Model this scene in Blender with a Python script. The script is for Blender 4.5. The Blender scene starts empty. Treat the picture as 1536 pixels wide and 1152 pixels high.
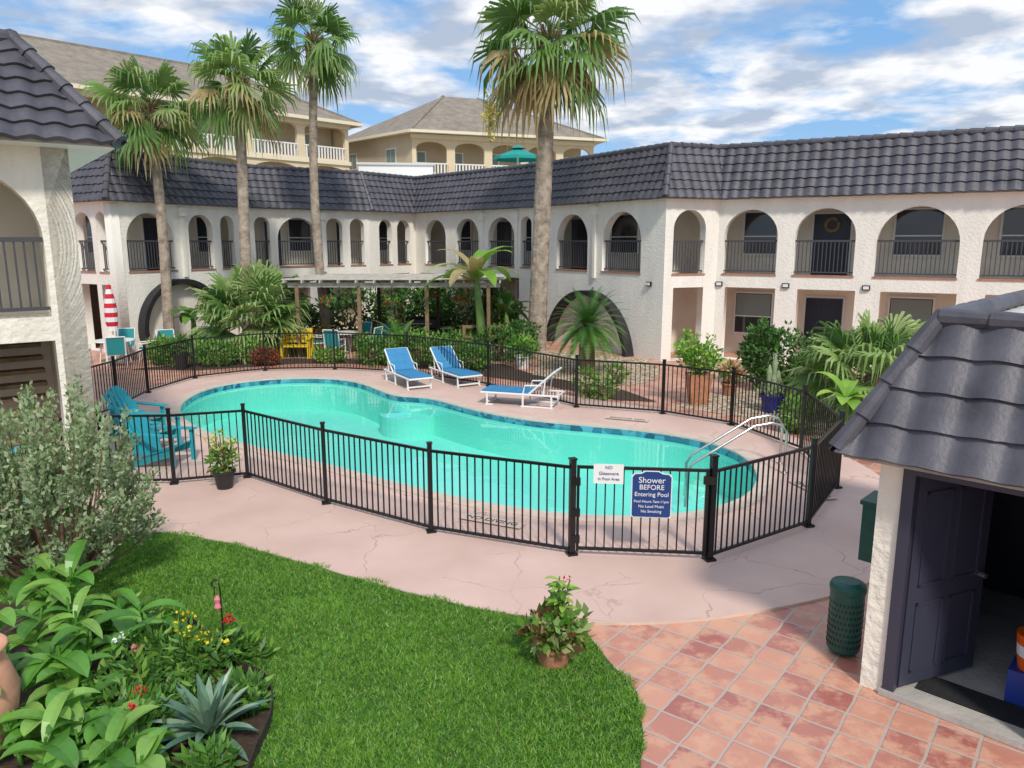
import bpy, math, random
import numpy as np
from mathutils import Vector, Matrix
random.seed(7); rng=np.random.default_rng(7)
scn=bpy.context.scene
COL=scn.collection
R=math.radians
# ------------------------------------------------------------ materials
def mat(name,col,rough=.7,var=.0,vscale=3.,bump=0.,bscale=40.,metal=0.,spec=.5,col2=None,trans=0.,streak=0.):
    m=bpy.data.materials.new(name);m.use_nodes=True
    nt=m.node_tree;b=nt.nodes['Principled BSDF']
    b.inputs['Base Color'].default_value=(*col,1);b.inputs['Roughness'].default_value=rough
    b.inputs['Metallic'].default_value=metal;b.inputs['Specular IOR Level'].default_value=spec
    tc=nt.nodes.new('ShaderNodeTexCoord')
    if var>0 or col2:
        n=nt.nodes.new('ShaderNodeTexNoise');n.inputs['Scale'].default_value=vscale;n.inputs['Detail'].default_value=3
        n.inputs['Roughness'].default_value=.65
        if streak>0:
            mp=nt.nodes.new('ShaderNodeMapping');mp.inputs['Scale'].default_value=(1,1,streak);nt.links.new(tc.outputs['Object'],mp.inputs[0]);nt.links.new(mp.outputs[0],n.inputs['Vector'])
        else: nt.links.new(tc.outputs['Object'],n.inputs['Vector'])
        r=nt.nodes.new('ShaderNodeValToRGB');r.color_ramp.elements[0].position=.32;r.color_ramp.elements[1].position=.68
        c2=col2 if col2 else tuple(c*(1-var) for c in col)
        c1=col if col2 else tuple(min(1,c*(1+var*.6)) for c in col)
        r.color_ramp.elements[0].color=(*c2,1);r.color_ramp.elements[1].color=(*c1,1)
        nt.links.new(n.outputs['Fac'],r.inputs['Fac']);nt.links.new(r.outputs['Color'],b.inputs['Base Color'])
    if bump>0:
        n2=nt.nodes.new('ShaderNodeTexNoise');n2.inputs['Scale'].default_value=bscale;n2.inputs['Detail'].default_value=3
        nt.links.new(tc.outputs['Object'],n2.inputs['Vector'])
        bp=nt.nodes.new('ShaderNodeBump');bp.inputs['Strength'].default_value=bump;bp.inputs['Distance'].default_value=.03
        nt.links.new(n2.outputs['Fac'],bp.inputs['Height']);nt.links.new(bp.outputs['Normal'],b.inputs['Normal'])
    if trans>0:
        t=nt.nodes.new('ShaderNodeBsdfTranslucent');t.inputs['Color'].default_value=(min(1,col[0]*1.5),min(1,col[1]*1.5),col[2],1)
        mx=nt.nodes.new('ShaderNodeMixShader');mx.inputs[0].default_value=trans
        out=nt.nodes['Material Output']
        nt.links.new(b.outputs[0],mx.inputs[1]);nt.links.new(t.outputs[0],mx.inputs[2]);nt.links.new(mx.outputs[0],out.inputs[0])
    return m
M={}
M['stucco']=mat('stucco_white',(.85,.815,.74),.9,.07,2.2,.55,14,streak=.25)
M['stucco2']=mat('stucco_cream',(.84,.80,.69),.9,.08,2.2,.9,12,streak=.3)
M['tile']=mat('slate_roof_tile',(.085,.082,.10),.5,.35,2.2,.15,30)
M['rail']=mat('railing_grey',(.06,.06,.07),.5)
M['black']=mat('black_metal',(.006,.006,.007),.35)
M['sill']=mat('terracotta_sill',(.42,.2,.13),.8,.2,4)
M['glass']=mat('dark_glass',(.025,.03,.04),.08,spec=.8)
M['blind']=mat('window_blind',(.22,.27,.25),.4)
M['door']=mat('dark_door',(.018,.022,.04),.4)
M['white']=mat('white_paint',(.8,.8,.78),.4)
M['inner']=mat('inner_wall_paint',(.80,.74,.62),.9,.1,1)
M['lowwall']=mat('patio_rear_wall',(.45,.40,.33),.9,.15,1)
M['conc']=mat('grey_concrete',(.45,.42,.38),.9,.2,2,.3,20)
M['ring']=mat('dark_ring_paint',(.02,.019,.022),.6,.3,4)
M['beige']=mat('condo_stucco',(.72,.60,.41),.9,.08,.6)
M['beige2']=mat('condo_trim',(.78,.7,.54),.9)
M['beige3']=mat('condo_grey_stucco',(.56,.47,.34),.9,.1,.5)
M['croof']=mat('condo_roof_shingle',(.27,.23,.185),.9,.25,1.5,.3,8)
M['teal']=mat('teal_paint',(.02,.36,.43),.45)
M['teal2']=mat('teal_fabric',(.02,.26,.28),.8)
M['awn']=mat('green_canvas',(.01,.30,.26),.8)
M['blue']=mat('blue_sling',(.04,.23,.45),.7,.12,8)
M['red']=mat('red_canvas',(.62,.015,.04),.8)
M['yellow']=mat('yellow_paint',(.75,.52,.02),.6)
M['wood']=mat('weathered_wood',(.50,.47,.42),.9,.25,5,.3,20)
M['brown']=mat('brown_wood',(.24,.16,.09),.8,.3,6)
M['darkw']=mat('dark_timber',(.07,.045,.03),.8,.3,6)
M['steel']=mat('stainless_tube',(.62,.62,.6),.22,metal=.9)
M['green']=mat('green_bin',(.005,.075,.06),.4,.2,10)
M['terra']=mat('terracotta_pot',(.45,.2,.11),.85,.3,7,.3,30)
M['terral']=mat('pink_terracotta',(.62,.32,.2),.85,.2,5)
M['blackpot']=mat('black_plastic',(.02,.02,.022),.45)
M['bluepot']=mat('blue_glaze',(.01,.02,.22),.15)
M['soil']=mat('soil',(.07,.045,.03),1,.4,20,.8,40)
M['edging']=mat('rusty_edging',(.045,.03,.025),.7,.4,10)
M['trunk']=mat('palm_trunk',(.38,.31,.245),.95,.45,4,1.,16)
M['bark']=mat('shrub_bark',(.2,.13,.08),.95,.3,10)
M['sign']=mat('sign_blue',(.008,.045,.20),.4)
M['petR']=mat('petal_red',(.65,.01,.03),.6,trans=.2)
M['petY']=mat('petal_yellow',(.8,.6,.02),.6,trans=.2)
M['petP']=mat('petal_pink',(.8,.25,.3),.6,trans=.2)
M['orange']=mat('orange_bucket',(.75,.12,.01),.4)
M['bucketblue']=mat('blue_plastic',(.02,.05,.3),.4)
M['mat']=mat('rubber_mat',(.02,.02,.022),.8,.3,30,.5,60)
M['slate']=mat('slate_blue_paint',(.042,.045,.072),.45)
M['flat']=mat('roof_membrane',(.6,.6,.58),.9)
def leafset(pref,cols,trans=.25,rough=.5):
    return [mat(pref+'_%d'%i,c,rough,.25,3,trans=trans) for i,c in enumerate(cols)]
L_palm=leafset('palm_frond',[(.18,.32,.08),(.25,.37,.11),(.32,.40,.15),(.11,.22,.05),(.45,.36,.17),(.38,.27,.13)],.3)
L_dark=leafset('leaf_dark',[(.045,.12,.03),(.065,.17,.035),(.10,.23,.04),(.03,.08,.02)])
L_mid=leafset('leaf_mid',[(.10,.26,.035),(.15,.33,.05),(.065,.17,.03),(.22,.39,.06)])
L_brt=leafset('leaf_bright',[(.19,.38,.045),(.26,.47,.06),(.13,.29,.035),(.36,.52,.1)])
L_sage=leafset('leaf_sage',[(.27,.37,.19),(.36,.45,.27),(.18,.27,.11),(.44,.51,.34)],.25,.8)
L_canna=leafset('leaf_canna',[(.13,.34,.05),(.19,.41,.07),(.09,.25,.04),(.26,.46,.10)],.3,.35)
L_fan=leafset('leaf_fan',[(.20,.33,.09),(.28,.40,.13),(.13,.25,.06),(.37,.46,.19)])
L_agave=leafset('leaf_agave',[(.12,.23,.15),(.18,.30,.2),(.08,.17,.12),(.24,.34,.24)],.05,.4)
L_red=leafset('leaf_red',[(.3,.04,.03),(.42,.08,.04),(.14,.07,.03),(.24,.12,.04)])

# ------------------------------------------------------------ mesh builder
class MB:
    def __init__(s): s.V=[];s.F=[];s.I=[];s.mats=[]
    def mi(s,m):
        if m not in s.mats: s.mats.append(m)
        return s.mats.index(m)
    def face(s,pts,m):
        n=len(s.V);s.V+= [tuple(p) for p in pts];s.F.append(tuple(range(n,n+len(pts))));s.I.append(s.mi(m))
    def mesh(s,pts,faces,m):
        n=len(s.V);s.V+=[tuple(p) for p in pts];k=s.mi(m)
        for f in faces: s.F.append(tuple(n+i for i in f));s.I.append(k)
    def quads(s,A,ms,idx):
        n=len(s.V);s.V+=A.reshape(-1,3).tolist();ks=[s.mi(m) for m in ms]
        for i in range(A.shape[0]):
            b=n+4*i;s.F.append((b,b+1,b+2,b+3));s.I.append(ks[idx[i]])
    def obox(s,O,d,k0,k1,e0,e1,z0,z1,m):
        d=Vector((d[0],d[1],0)).normalized();e=Vector((-d.y,d.x,0));O=Vector((O[0],O[1],0))
        P=[O+d*k+e*q+Vector((0,0,z)) for z in (z0,z1) for k,q in ((k0,e0),(k1,e0),(k1,e1),(k0,e1))]
        s.mesh(P,[(3,2,1,0),(4,5,6,7),(0,1,5,4),(1,2,6,5),(2,3,7,6),(3,0,4,7)],m)
    def box(s,c,sz,m,rz=0.):
        d=(math.cos(rz),math.sin(rz))
        s.obox((c[0],c[1]),d,-sz[0]/2,sz[0]/2,-sz[1]/2,sz[1]/2,c[2]-sz[2]/2,c[2]+sz[2]/2,m)
    def tube(s,pts,r,m,n=8,cap=True):
        pts=[Vector(p) for p in pts];N=len(pts);V=[]
        rs=r if isinstance(r,(list,tuple)) else [r]*N
        for i,p in enumerate(pts):
            t=(pts[min(i+1,N-1)]-pts[max(i-1,0)]).normalized()
            a=Vector((0,0,1)) if abs(t.z)<.9 else Vector((0,1,0))
            u=t.cross(a).normalized();w=t.cross(u)
            for j in range(n):
                th=2*math.pi*j/n+math.pi/n;V.append(p+(u*math.cos(th)+w*math.sin(th))*rs[i])
        F=[(i*n+j,i*n+(j+1)%n,(i+1)*n+(j+1)%n,(i+1)*n+j) for i in range(N-1) for j in range(n)]
        if cap: F+= [tuple(range(n))[::-1],tuple(range((N-1)*n,N*n))]
        s.mesh(V,F,m)
    def bar(s,a,b,w,m): s.tube([a,b],w*.7071,m,4)
    def lathe(s,c,prof,m,n=20,cap=True):
        V=[(c[0]+r*math.cos(2*math.pi*j/n),c[1]+r*math.sin(2*math.pi*j/n),c[2]+z) for r,z in prof for j in range(n)]
        F=[(i*n+j,i*n+(j+1)%n,(i+1)*n+(j+1)%n,(i+1)*n+j) for i in range(len(prof)-1) for j in range(n)]
        if cap: F+=[tuple(range(n))[::-1],tuple(range((len(prof)-1)*n,len(prof)*n))]
        s.mesh(V,F,m)
    def build(s,name,parent=None,smooth=False):
        me=bpy.data.meshes.new(name);me.from_pydata(s.V,[],s.F)
        for m in s.mats: me.materials.append(m)
        me.polygons.foreach_set('material_index',s.I)
        if smooth: me.polygons.foreach_set('use_smooth',[True]*len(s.F))
        me.update();o=bpy.data.objects.new(name,me);COL.objects.link(o)
        if parent: o.parent=parent
        return o
def empty(name):
    o=bpy.data.objects.new(name,None);COL.objects.link(o);return o
def curve_mesh(loops,thick,name,zc=0.):
    cu=bpy.data.curves.new(name,'CURVE');cu.dimensions='2D';cu.fill_mode='BOTH' if thick>0 else 'FRONT';cu.extrude=thick/2
    for L in loops:
        sp=cu.splines.new('POLY');sp.points.add(len(L)-1)
        for i,p in enumerate(L): sp.points[i].co=(p[0],p[1],0,1)
        sp.use_cyclic_u=True
    o=bpy.data.objects.new(name,cu);COL.objects.link(o)
    dg=bpy.context.evaluated_depsgraph_get();me=bpy.data.meshes.new_from_object(o.evaluated_get(dg))
    bpy.data.objects.remove(o);me.name=name
    return me
def mesh_obj(me,name,m,parent=None):
    me.materials.clear();me.materials.append(m)
    o=bpy.data.objects.new(name,me);COL.objects.link(o)
    if parent:o.parent=parent
    return o
def panel(name,P0,P1,z0,z1,th,holes,m,parent=None,m0=.0):
    d=Vector((P1[0]-P0[0],P1[1]-P0[1],0));L=d.length;d.normalize();nrm=Vector((d.y,-d.x,0))
    me=curve_mesh([[(0,z0),(L,z0),(L,z1),(0,z1)]]+holes,th,name)
    Mx=Matrix(((d.x,0,nrm.x,P0[0]-nrm.x*th/2),(d.y,0,nrm.y,P0[1]-nrm.y*th/2),(0,1,0,0),(0,0,0,1)))
    me.transform(Mx)
    return mesh_obj(me,name,m,parent)
def arch(s0,s1,zb,zt,n=16,flat=None):
    r=(s1-s0)/2;rise=min(r,zt-zb-.4) if flat is None else flat
    c=(s0+s1)/2;P=[(s0,zb),(s1,zb)]
    for i in range(n+1):
        a=math.pi*i/n;P.append((c+r*math.cos(a),zt-rise+rise*math.sin(a)))
    return P
def rect(s0,s1,z0,z1): return [(s0,z0),(s1,z0),(s1,z1),(s0,z1)]
def off(poly,d):
    P=[Vector(p) for p in poly];out=[]
    for i,p in enumerate(P):
        ds=[]
        if i>0: ds.append((P[i]-P[i-1]).normalized())
        if i<len(P)-1: ds.append((P[i+1]-P[i]).normalized())
        ns=[Vector((q.y,-q.x)) for q in ds]
        n=sum(ns,Vector((0,0))).normalized()
        out.append(p+n*(d/n.dot(ns[0])))
    return out
def text(name,body,size,M4,m,parent,align='CENTER',ext=.002):
    cu=bpy.data.curves.new(name,'FONT');cu.body=body;cu.size=size;cu.align_x=align;cu.align_y='CENTER';cu.extrude=ext
    o=bpy.data.objects.new(name,cu);COL.objects.link(o)
    dg=bpy.context.evaluated_depsgraph_get();me=bpy.data.meshes.new_from_object(o.evaluated_get(dg))
    bpy.data.objects.remove(o);me.transform(M4);return mesh_obj(me,name,m,parent)

# ------------------------------------------------------------ roof tiles
def tiles(mb,B0,B1,T0,T1,rows,period,m,amp=.055,lift=.05,spp=8):
    B0,B1,T0,T1=map(Vector,(B0,B1,T0,T1));u=(B1-B0).normalized();sl=(T0-B0);sl=sl-u*sl.dot(u)
    n=u.cross(sl).normalized()
    if n.z<0:n=-n
    k=mb.mi(m)
    tA=(T0-B0).dot(u);tB=(T1-B0).dot(u);LB=(B1-B0).length
    st=period/spp
    for r in range(rows):
        f0=r/rows;f1=(r+1)/rows+.015
        a0,b0=tA*f0,LB+(tB-LB)*f0;a1,b1=tA*min(1,f1),LB+(tB-LB)*min(1,f1)
        s=np.arange(math.floor(min(a0,a1)/st)*st,max(b0,b1)+st,st)
        h=amp*(.5+.5*np.cos(2*np.pi*s/period))**.7
        col=(np.arange(len(s))//spp)
        jit=np.array([random.uniform(-.012,.012) for _ in range(len(s)//spp+2)])[col]
        sL=np.clip(s,a0,b0);sU=np.clip(s,a1,b1)
        base=len(mb.V)
        for i in range(len(s)):
            pL=B0+u*sL[i]+sl*(f0-.004+jit[i]*.5);pU=B0+u*sU[i]+sl*f1
            top=tuple(pL+n*(h[i]+lift))
            mb.V.append(tuple(pL+n*(h[i]-.02)));mb.V.append(top);mb.V.append(top);mb.V.append(tuple(pU+n*h[i]))
        for i in range(len(s)-1):
            b=base+4*i
            if sL[i+1]-sL[i]>1e-6: mb.F.append((b,b+4,b+5,b+1));mb.I.append(k)
            mb.F.append((b+2,b+6,b+7,b+3));mb.I.append(k)
def caps(mb,A,B,m,r=.1,L=.36):
    A,B=Vector(A),Vector(B);n=max(1,round((B-A).length/L))
    for i in range(n):
        p=A.lerp(B,i/n);q=A.lerp(B,(i+1.12)/n)
        mb.tube([p,q],[r*1.15,r*.85],m,10)
def z3(p,z): return Vector((p[0],p[1],z))
def mansard(name,poly,out,inn,zb,zt,rows,period,parent,soff=.25,hipr=.1,amp=.055,lift=.05):
    E=off(poly,out);T=off(poly,-inn);mb=MB();t=M['tile']
    for i in range(len(poly)-1):
        tiles(mb,z3(E[i],zb),z3(E[i+1],zb),z3(T[i],zt),z3(T[i+1],zt),rows,period,t,amp,lift)
    o=mb.build(name+'_tiles',parent,True)
    mb=MB()
    for i in range(len(poly)):
        if 0<i<len(poly)-1:
            d1=(Vector(poly[i])-Vector(poly[i-1])).normalized();d2=(Vector(poly[i+1])-Vector(poly[i])).normalized()
            if d1.x*d2.y-d1.y*d2.x>.1: caps(mb,z3(E[i],zb+.04),z3(T[i],zt+.04),t,hipr)
        if i<len(poly)-1: caps(mb,z3(T[i],zt+.03),z3(T[i+1],zt+.03),t,hipr)
    mb.build(name+'_ridge_caps',parent,False)
    mb=MB();W=off(poly,-.1);E2=off(poly,out-.04)
    for i in range(len(poly)-1):
        a,b=E2[i],E2[i+1]
        mb.face([z3(a,zb-.03),z3(b,zb-.03),z3(W[i+1],zb-.03),z3(W[i],zb-.03)],M['white'])
        mb.face([z3(a,zb-.03),z3(b,zb-.03),z3(b,zb+.05),z3(a,zb+.05)],M['conc'])
    mb.build(name+'_soffit',parent)
    return E,T

# ------------------------------------------------------------ motel building
PL=[(-21.69,31.08),(-13.7,26.07),(-10.86,31.54),(-6.53,34.87),(-4.73,37.23),(.94,30.95),(4.94,24.53),(6.85,25.28),(18.96,18.25)]
motel=empty('motel_building')
UP={0:[(7.1,8.2),(8.5,9.1),(4.6,6.4),(2,3.8)],1:[(.53,2.49),(3.14,4.27),(4.66,5.34)],2:[(.2,.85),(1.17,2.99),(3.37,4.13),(4.5,5.2)],
    3:[(.6,1.4),(1.75,2.6)],4:[(.83,2.45),(3.2,4.85),(5.5,7.2),(7.6,8.25)],5:[(1.53,3.49),(4.35,6.42)],6:[(.31,1.55)],
    7:[(.2,1.9),(2.43,4.19),(4.77,6.94),(7.5,9.5),(10.1,12.1)]}
LO={0:[(7.1,8.2),(8.5,9.1)],1:[],2:[(.4,2.5),(3.1,5.1)],3:[(.5,2.5)],4:[(.4,2.2),(2.9,4.7),(5.3,7.5)],5:[(.15,.8)],6:[(.38,1.55)],
    7:[(.31,1.93),(2.61,4.3),(5,7),(7.7,9.4),(10.1,12.1)]}
INN={1:[(2.45,3.18,'d'),(4.9,5.4,'w')],2:[(2.3,3.3,'w'),(4.6,5.1,'d'),(1.2,1.9,'d')],3:[(1.8,2.6,'w')],4:[(1.3,2.3,'w'),(4.26,5.23,'d'),(6.2,7.2,'w')],
     5:[(.33,1.38,'d'),(2.93,4.37,'w')],7:[(.48,1.55,'w'),(2.73,3.85,'d'),(5.16,6.45,'w'),(8,9.3,'w')],0:[(5,6,'w')]}
INL={7:[(.32,1.53,'w'),(2.65,3.8,'d'),(5.2,6.4,'w')],4:[(.8,1.9,'w'),(3.3,4.3,'d'),(5.6,7,'w')],2:[(.6,1.8,'w'),(3.4,4.3,'d')],3:[(.8,1.8,'w')],6:[],0:[(8.2,8.9,'d')]}
rl=MB();sl=MB();op=MB()
for i in range(len(PL)-1):
    P0,P1=Vector(PL[i]),Vector(PL[i+1]);d=(P1-P0).normalized();Ls=(P1-P0).length
    holes=[arch(a,b,2.84,4.93) for a,b in UP[i]]+[rect(a,b,.02,2.42) for a,b in LO[i]]
    panel('arcade_wall_%d'%i,P0,P1,0,5.3,.32,holes,M['stucco'],motel)
    for a,b in UP[i]:
        sl.obox(P0,d,a-.03,b+.03,-.03,.34,2.82,2.87,M['sill'])
        for z,h in ((3.93,.06),(2.96,.04)): rl.obox(P0,d,a,b,.10,.145,z-h/2,z+h/2,M['rail'])
        n=max(2,round((b-a)/.115))
        for j in range(1,n):
            k=a+(b-a)*j/n;rl.obox(P0,d,k-.013,k+.013,.112,.134,2.97,3.91,M['rail'])
    for z0,LST in ((2.76,INN),(.01,INL)):
        for a,b,t in LST.get(i,[]):
            w=.06
            if t=='w':
                za,zb_=z0+.75,z0+2.12
                op.obox(P0,d,a-w,b+w,1.60,1.72,za-w,zb_+w,M['white'])
                op.obox(P0,d,a,b,1.585,1.70,za,zb_,M['glass'])
                op.obox(P0,d,a+.02,b-.02,1.58,1.70,za+.6,zb_-.02,M['blind'] if z0<1 else M['glass'])
                op.obox(P0,d,a,b,1.57,1.70,za+.56,za+.6,M['white'])
            else:
                op.obox(P0,d,a-w,b+w,1.62,1.72,z0,z0+2.1,M['white'])
                op.obox(P0,d,a,b,1.59,1.70,z0+.01,z0+2.04,M['door'])
                for q in (.15,.95): 
                    for kk in (0.12,.55): op.obox(P0,d,a+(b-a)*kk,a+(b-a)*(kk+.33),1.575,1.70,z0+q,z0+q+.65+(.2 if q>.5 else 0),M['door'])
rl.build('balcony_railings',motel);sl.build('balcony_sills',motel);op.build('doors_and_windows',motel)
a0=off(PL,-.27);a1=off(PL,-1.7);a5=off(PL,-5.)
mb=MB()
for i in range(len(PL)-1):
    def strip(z,m): mb.face([z3(a0[i],z),z3(a0[i+1],z),z3(a1[i+1],z),z3(a1[i],z)],m)
    strip(2.79,M['conc']);strip(2.5,M['white']);strip(5.19,M['white'])
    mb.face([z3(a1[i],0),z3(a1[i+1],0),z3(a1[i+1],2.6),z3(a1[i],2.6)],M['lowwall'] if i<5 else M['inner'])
    mb.face([z3(a1[i],2.6),z3(a1[i+1],2.6),z3(a1[i+1],5.3),z3(a1[i],5.3)],M['inner'])
    mb.face([z3(a5[i],0),z3(a5[i+1],0),z3(a5[i+1],6.9),z3(a5[i],6.9)],M['stucco'])
T=off(PL,-.5)
for i in range(len(PL)-1): mb.face([z3(T[i],6.9),z3(T[i+1],6.9),z3(a5[i+1],6.9),z3(a5[i],6.9)],M['flat'])
mb.build('interior_floors_and_rear',motel)
mansard('mansard_roof',PL,.3,.5,5.27,6.95,6,.33,motel)
mb=MB()
P0,P1=Vector(PL[7]),Vector(PL[8]);d=(P1-P0).normalized();nn=Vector((d.y,-d.x))
c=P0+d*3.3-nn*1.53
pts=[(c.x+d.x*.2*math.cos(t),c.y+d.y*.2*math.cos(t),4.45+.2*math.sin(t)) for t in np.linspace(0,2*math.pi,17)]
mb.tube(pts,.06,M['brown'],6);mb.build('door_wreath',motel)
mb=MB()
for i,s in ((7,2.25),(7,.12),(7,4.6),(5,6.9),(4,5.0),(4,2.6)):
    P0,P1=Vector(PL[i]),Vector(PL[i+1]);d=(P1-P0).normalized();q=P0+d*s
    mb.obox(P0,d,s-.11,s+.11,-.07,.0,2.45,2.6,M['black']);mb.obox(P0,d,s-.08,s+.08,-.1,-.07,2.48,2.57,M['white'])
for i,s in ((5,3.95),(4,5.17),(4,7.4),(1,2.85),(2,3.2)):
    P0,P1=Vector(PL[i]),Vector(PL[i+1]);d=(P1-P0).normalized()
    mb.obox(P0,d,s-.07,s+.07,-.09,-.002,2.6,5.2,M['stucco'])
    mb.obox(P0,d,s-.14,s+.14,-.16,-.002,4.85,5.15,M['stucco'])
mb.build('wall_lamps_and_downspouts',motel)
mb=MB()
for i,s,zc,rad in ((5,3.75,-.35,2.5),(1,2.45,.75,1.8)):
    P0,P1=Vector(PL[i]),Vector(PL[i+1]);d=(P1-P0).normalized();nn=Vector((d.y,-d.x))
    A=np.linspace(-.2,math.pi+.2,41)
    prof=[]
    for t in A:
        row=[]
        for rr,ee in ((rad,0.),(rad,.38),(rad-.17,.38),(rad-.17,0.)):
            q=P0+d*(s+rr*math.cos(t))+nn*ee;row.append((q.x,q.y,zc+rr*math.sin(t)))
        prof.append(row)
    V=[p for r_ in prof for p in r_];F=[(4*k+j,4*k+j+1,4*k+5+j,4*k+4+j) for k in range(40) for j in range(3)]
    mb.mesh(V,F,M['ring'])
mb.build('moon_arch_rings',motel)

# ------------------------------------------------------------ near-left motel wing
lw=empty('motel_wing_building')
LP=[(-6.5-.8*9,11.37-.6*9),(-6.5,11.37),(-6.5-.6*7,11.37+.8*7)]
Ltot=9
panel('wing_front_wall',LP[0],LP[1],0,5.3,.35,[arch(Ltot-2.5,Ltot-.43,2.8,4.95),arch(Ltot-5.6,Ltot-3.3,2.8,4.95),rect(Ltot-2.5,Ltot-.43,.02,2.45)],M['stucco2'],lw)
panel('wing_side_wall',LP[1],LP[2],0,5.3,.35,[],M['stucco2'],lw)
mb=MB();D=Vector((.8,.6));O=Vector(LP[0])
for a,b in ((Ltot-2.5,Ltot-.43),(Ltot-5.6,Ltot-3.3)):
    mb.obox(O,D,a,b,.1,.16,3.9,3.97,M['rail']);mb.obox(O,D,a,b,.1,.15,2.9,2.95,M['rail'])
    n=round((b-a)/.12)
    for j in range(1,n):
        k=a+(b-a)*j/n;mb.obox(O,D,k-.013,k+.013,.115,.14,2.95,3.9,M['rail'])
mb.obox(O,D,0,Ltot-.2,.33,1.9,2.6,2.78,M['conc']);mb.obox(O,D,0,Ltot-.2,.33,1.9,5.2,5.25,M['white'])
mb.obox(O,D,0,Ltot-.3,1.9,2.0,0,5.28,M['inner'])
mb.obox(O,D,Ltot-3.6,Ltot-2.8,1.84,1.9,2.8,4.85,M['door'])
mb.obox(O,D,Ltot-1.35,Ltot-1.25,.8,.9,0,2.6,M['white']);
for k in range(9):
    mb.obox(O,D,Ltot-2.4,Ltot-.5,.5+.12*k,.78+.12*k,.6+.2*k,.66+.2*k,M['brown'])
mb.build('wing_balcony_and_stairs',lw)
mansard('wing_mansard_roof',LP,.6,.5,5.27,6.75,7,.34,lw,hipr=.11)
mb=MB();t_=off(LP,-.5);b_=off(LP,-5.5)
for i in range(2): mb.face([z3(t_[i],6.7),z3(t_[i+1],6.7),z3(b_[i+1],6.7),z3(b_[i],6.7)],M['flat'])
mb.build('wing_flat_roof',lw)

# ------------------------------------------------------------ shed
sh=empty('storage_shed')
W0=Vector((3.12,6.08));d1=Vector((.72,-.69)).normalized();d2=Vector((-d1.y,d1.x))
mb=MB()
mb.obox(W0,d1,0,.19,0,.2,0,2.7,M['stucco2'])
mb.obox(W0,d1,1.42,3.2,0,.15,0,2.7,M['stucco2'])
mb.obox(W0,d1,.19,1.42,0.02,.15,2.1,2.7,M['stucco2'])
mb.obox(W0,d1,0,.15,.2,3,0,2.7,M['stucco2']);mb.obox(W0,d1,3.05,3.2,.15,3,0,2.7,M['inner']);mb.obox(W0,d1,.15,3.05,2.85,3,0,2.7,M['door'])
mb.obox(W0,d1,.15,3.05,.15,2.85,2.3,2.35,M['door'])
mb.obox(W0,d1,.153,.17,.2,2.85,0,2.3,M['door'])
mb.build('shed_walls',sh)
mb=MB()
mb.obox(W0,d1,.19,.285,-.03,.17,0.06,2.1,M['slate']);mb.obox(W0,d1,1.33,1.42,-.03,.17,.06,2.1,M['slate']);mb.obox(W0,d1,.285,1.33,-.03,.17,2.02,2.1,M['slate'])
mb.obox(W0,d1,.17,1.45,-.05,.17,.005,.06,M['conc'])
mb.obox(W0,d1,.17,3.05,.17,2.85,.005,.045,M['conc'])
mb.obox(W0,d1,.40,1.2,.19,.50,.046,.06,M['mat'])
mb.build('door_frame_and_floor',sh)
hp=W0+d1*.30+d2*.05;ld=Vector((.93,.37)).normalized()
mb=MB();mb.obox(hp,ld,0,.92,0,.04,.08,2.02,M['slate'])
for a,b in ((.1,.42),(.5,.82)):
    for z0,z1 in ((.2,.85),(1.0,1.85)):
        for q in ((a,b,z0,z0+.025),(a,b,z1-.025,z1),(a,a+.025,z0,z1),(b-.025,b,z0,z1)): mb.obox(hp,ld,q[0],q[1],-.012,.0,q[2],q[3],M['slate'])
mb.tube([(hp+ld*.85-Vector((-ld.y,ld.x))*.0).to_3d()+Vector((0,0,1.0)),((hp+ld*.85)-Vector((-ld.y,ld.x))*.07).to_3d()+Vector((0,0,1.0))],.025,M['steel'],8)
mb.build('open_door_leaf',sh)
mb=MB()
for z in (.5,1.0,1.5): mb.obox(W0,d1,1.2,3.0,.9,1.35,z,z+.03,M['darkw'])
for k in (1.25,2.2,2.95): mb.obox(W0,d1,k,k+.04,1.3,1.34,0.05,1.8,M['darkw'])
bc=W0+d1*1.16+d2*.66
mb.lathe((bc.x,bc.y,.35),[(.12,0),(.135,.12)],M['orange'],18);mb.lathe((bc.x,bc.y,.472),[(.137,0),(.145,.1)],M['white'],18);mb.lathe((bc.x,bc.y,.574),[(.147,0),(.152,.09)],M['orange'],18)
mb.obox(W0,d1,1.0,1.34,.52,.84,.05,.345,M['bucketblue'])
for k,c_ in ((1.35,'white'),(1.6,'red'),(1.85,'teal'),(2.1,'white'),(2.4,'orange')):
    q=W0+d1*k+d2*1.1;mb.lathe((q.x,q.y,1.032),[(.07,0),(.075,.2),(.03,.24),(.03,.27)],M[c_],12)
mb.build('shelves_and_supplies',sh)
SP=[(3.12+d2.x*4.2,6.08+d2.y*4.2),(3.12,6.08),(3.12+d1.x*4.2,6.08+d1.y*4.2)]
mansard('shed_mansard',SP,.27,.27,2.15,3.26,4,.34,sh,hipr=.075,amp=.05,lift=.035)
mb=MB();t_=off(SP,-.27)
bk=Vector(SP[0])+d1*4;mb.face([z3(t_[0],3.2),z3(t_[1],3.2),z3(t_[2],3.2),(bk.x+1,bk.y-1,3.2),(bk.x,bk.y,3.2)],M['flat']);mb.build('shed_flat_roof',sh)

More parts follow.
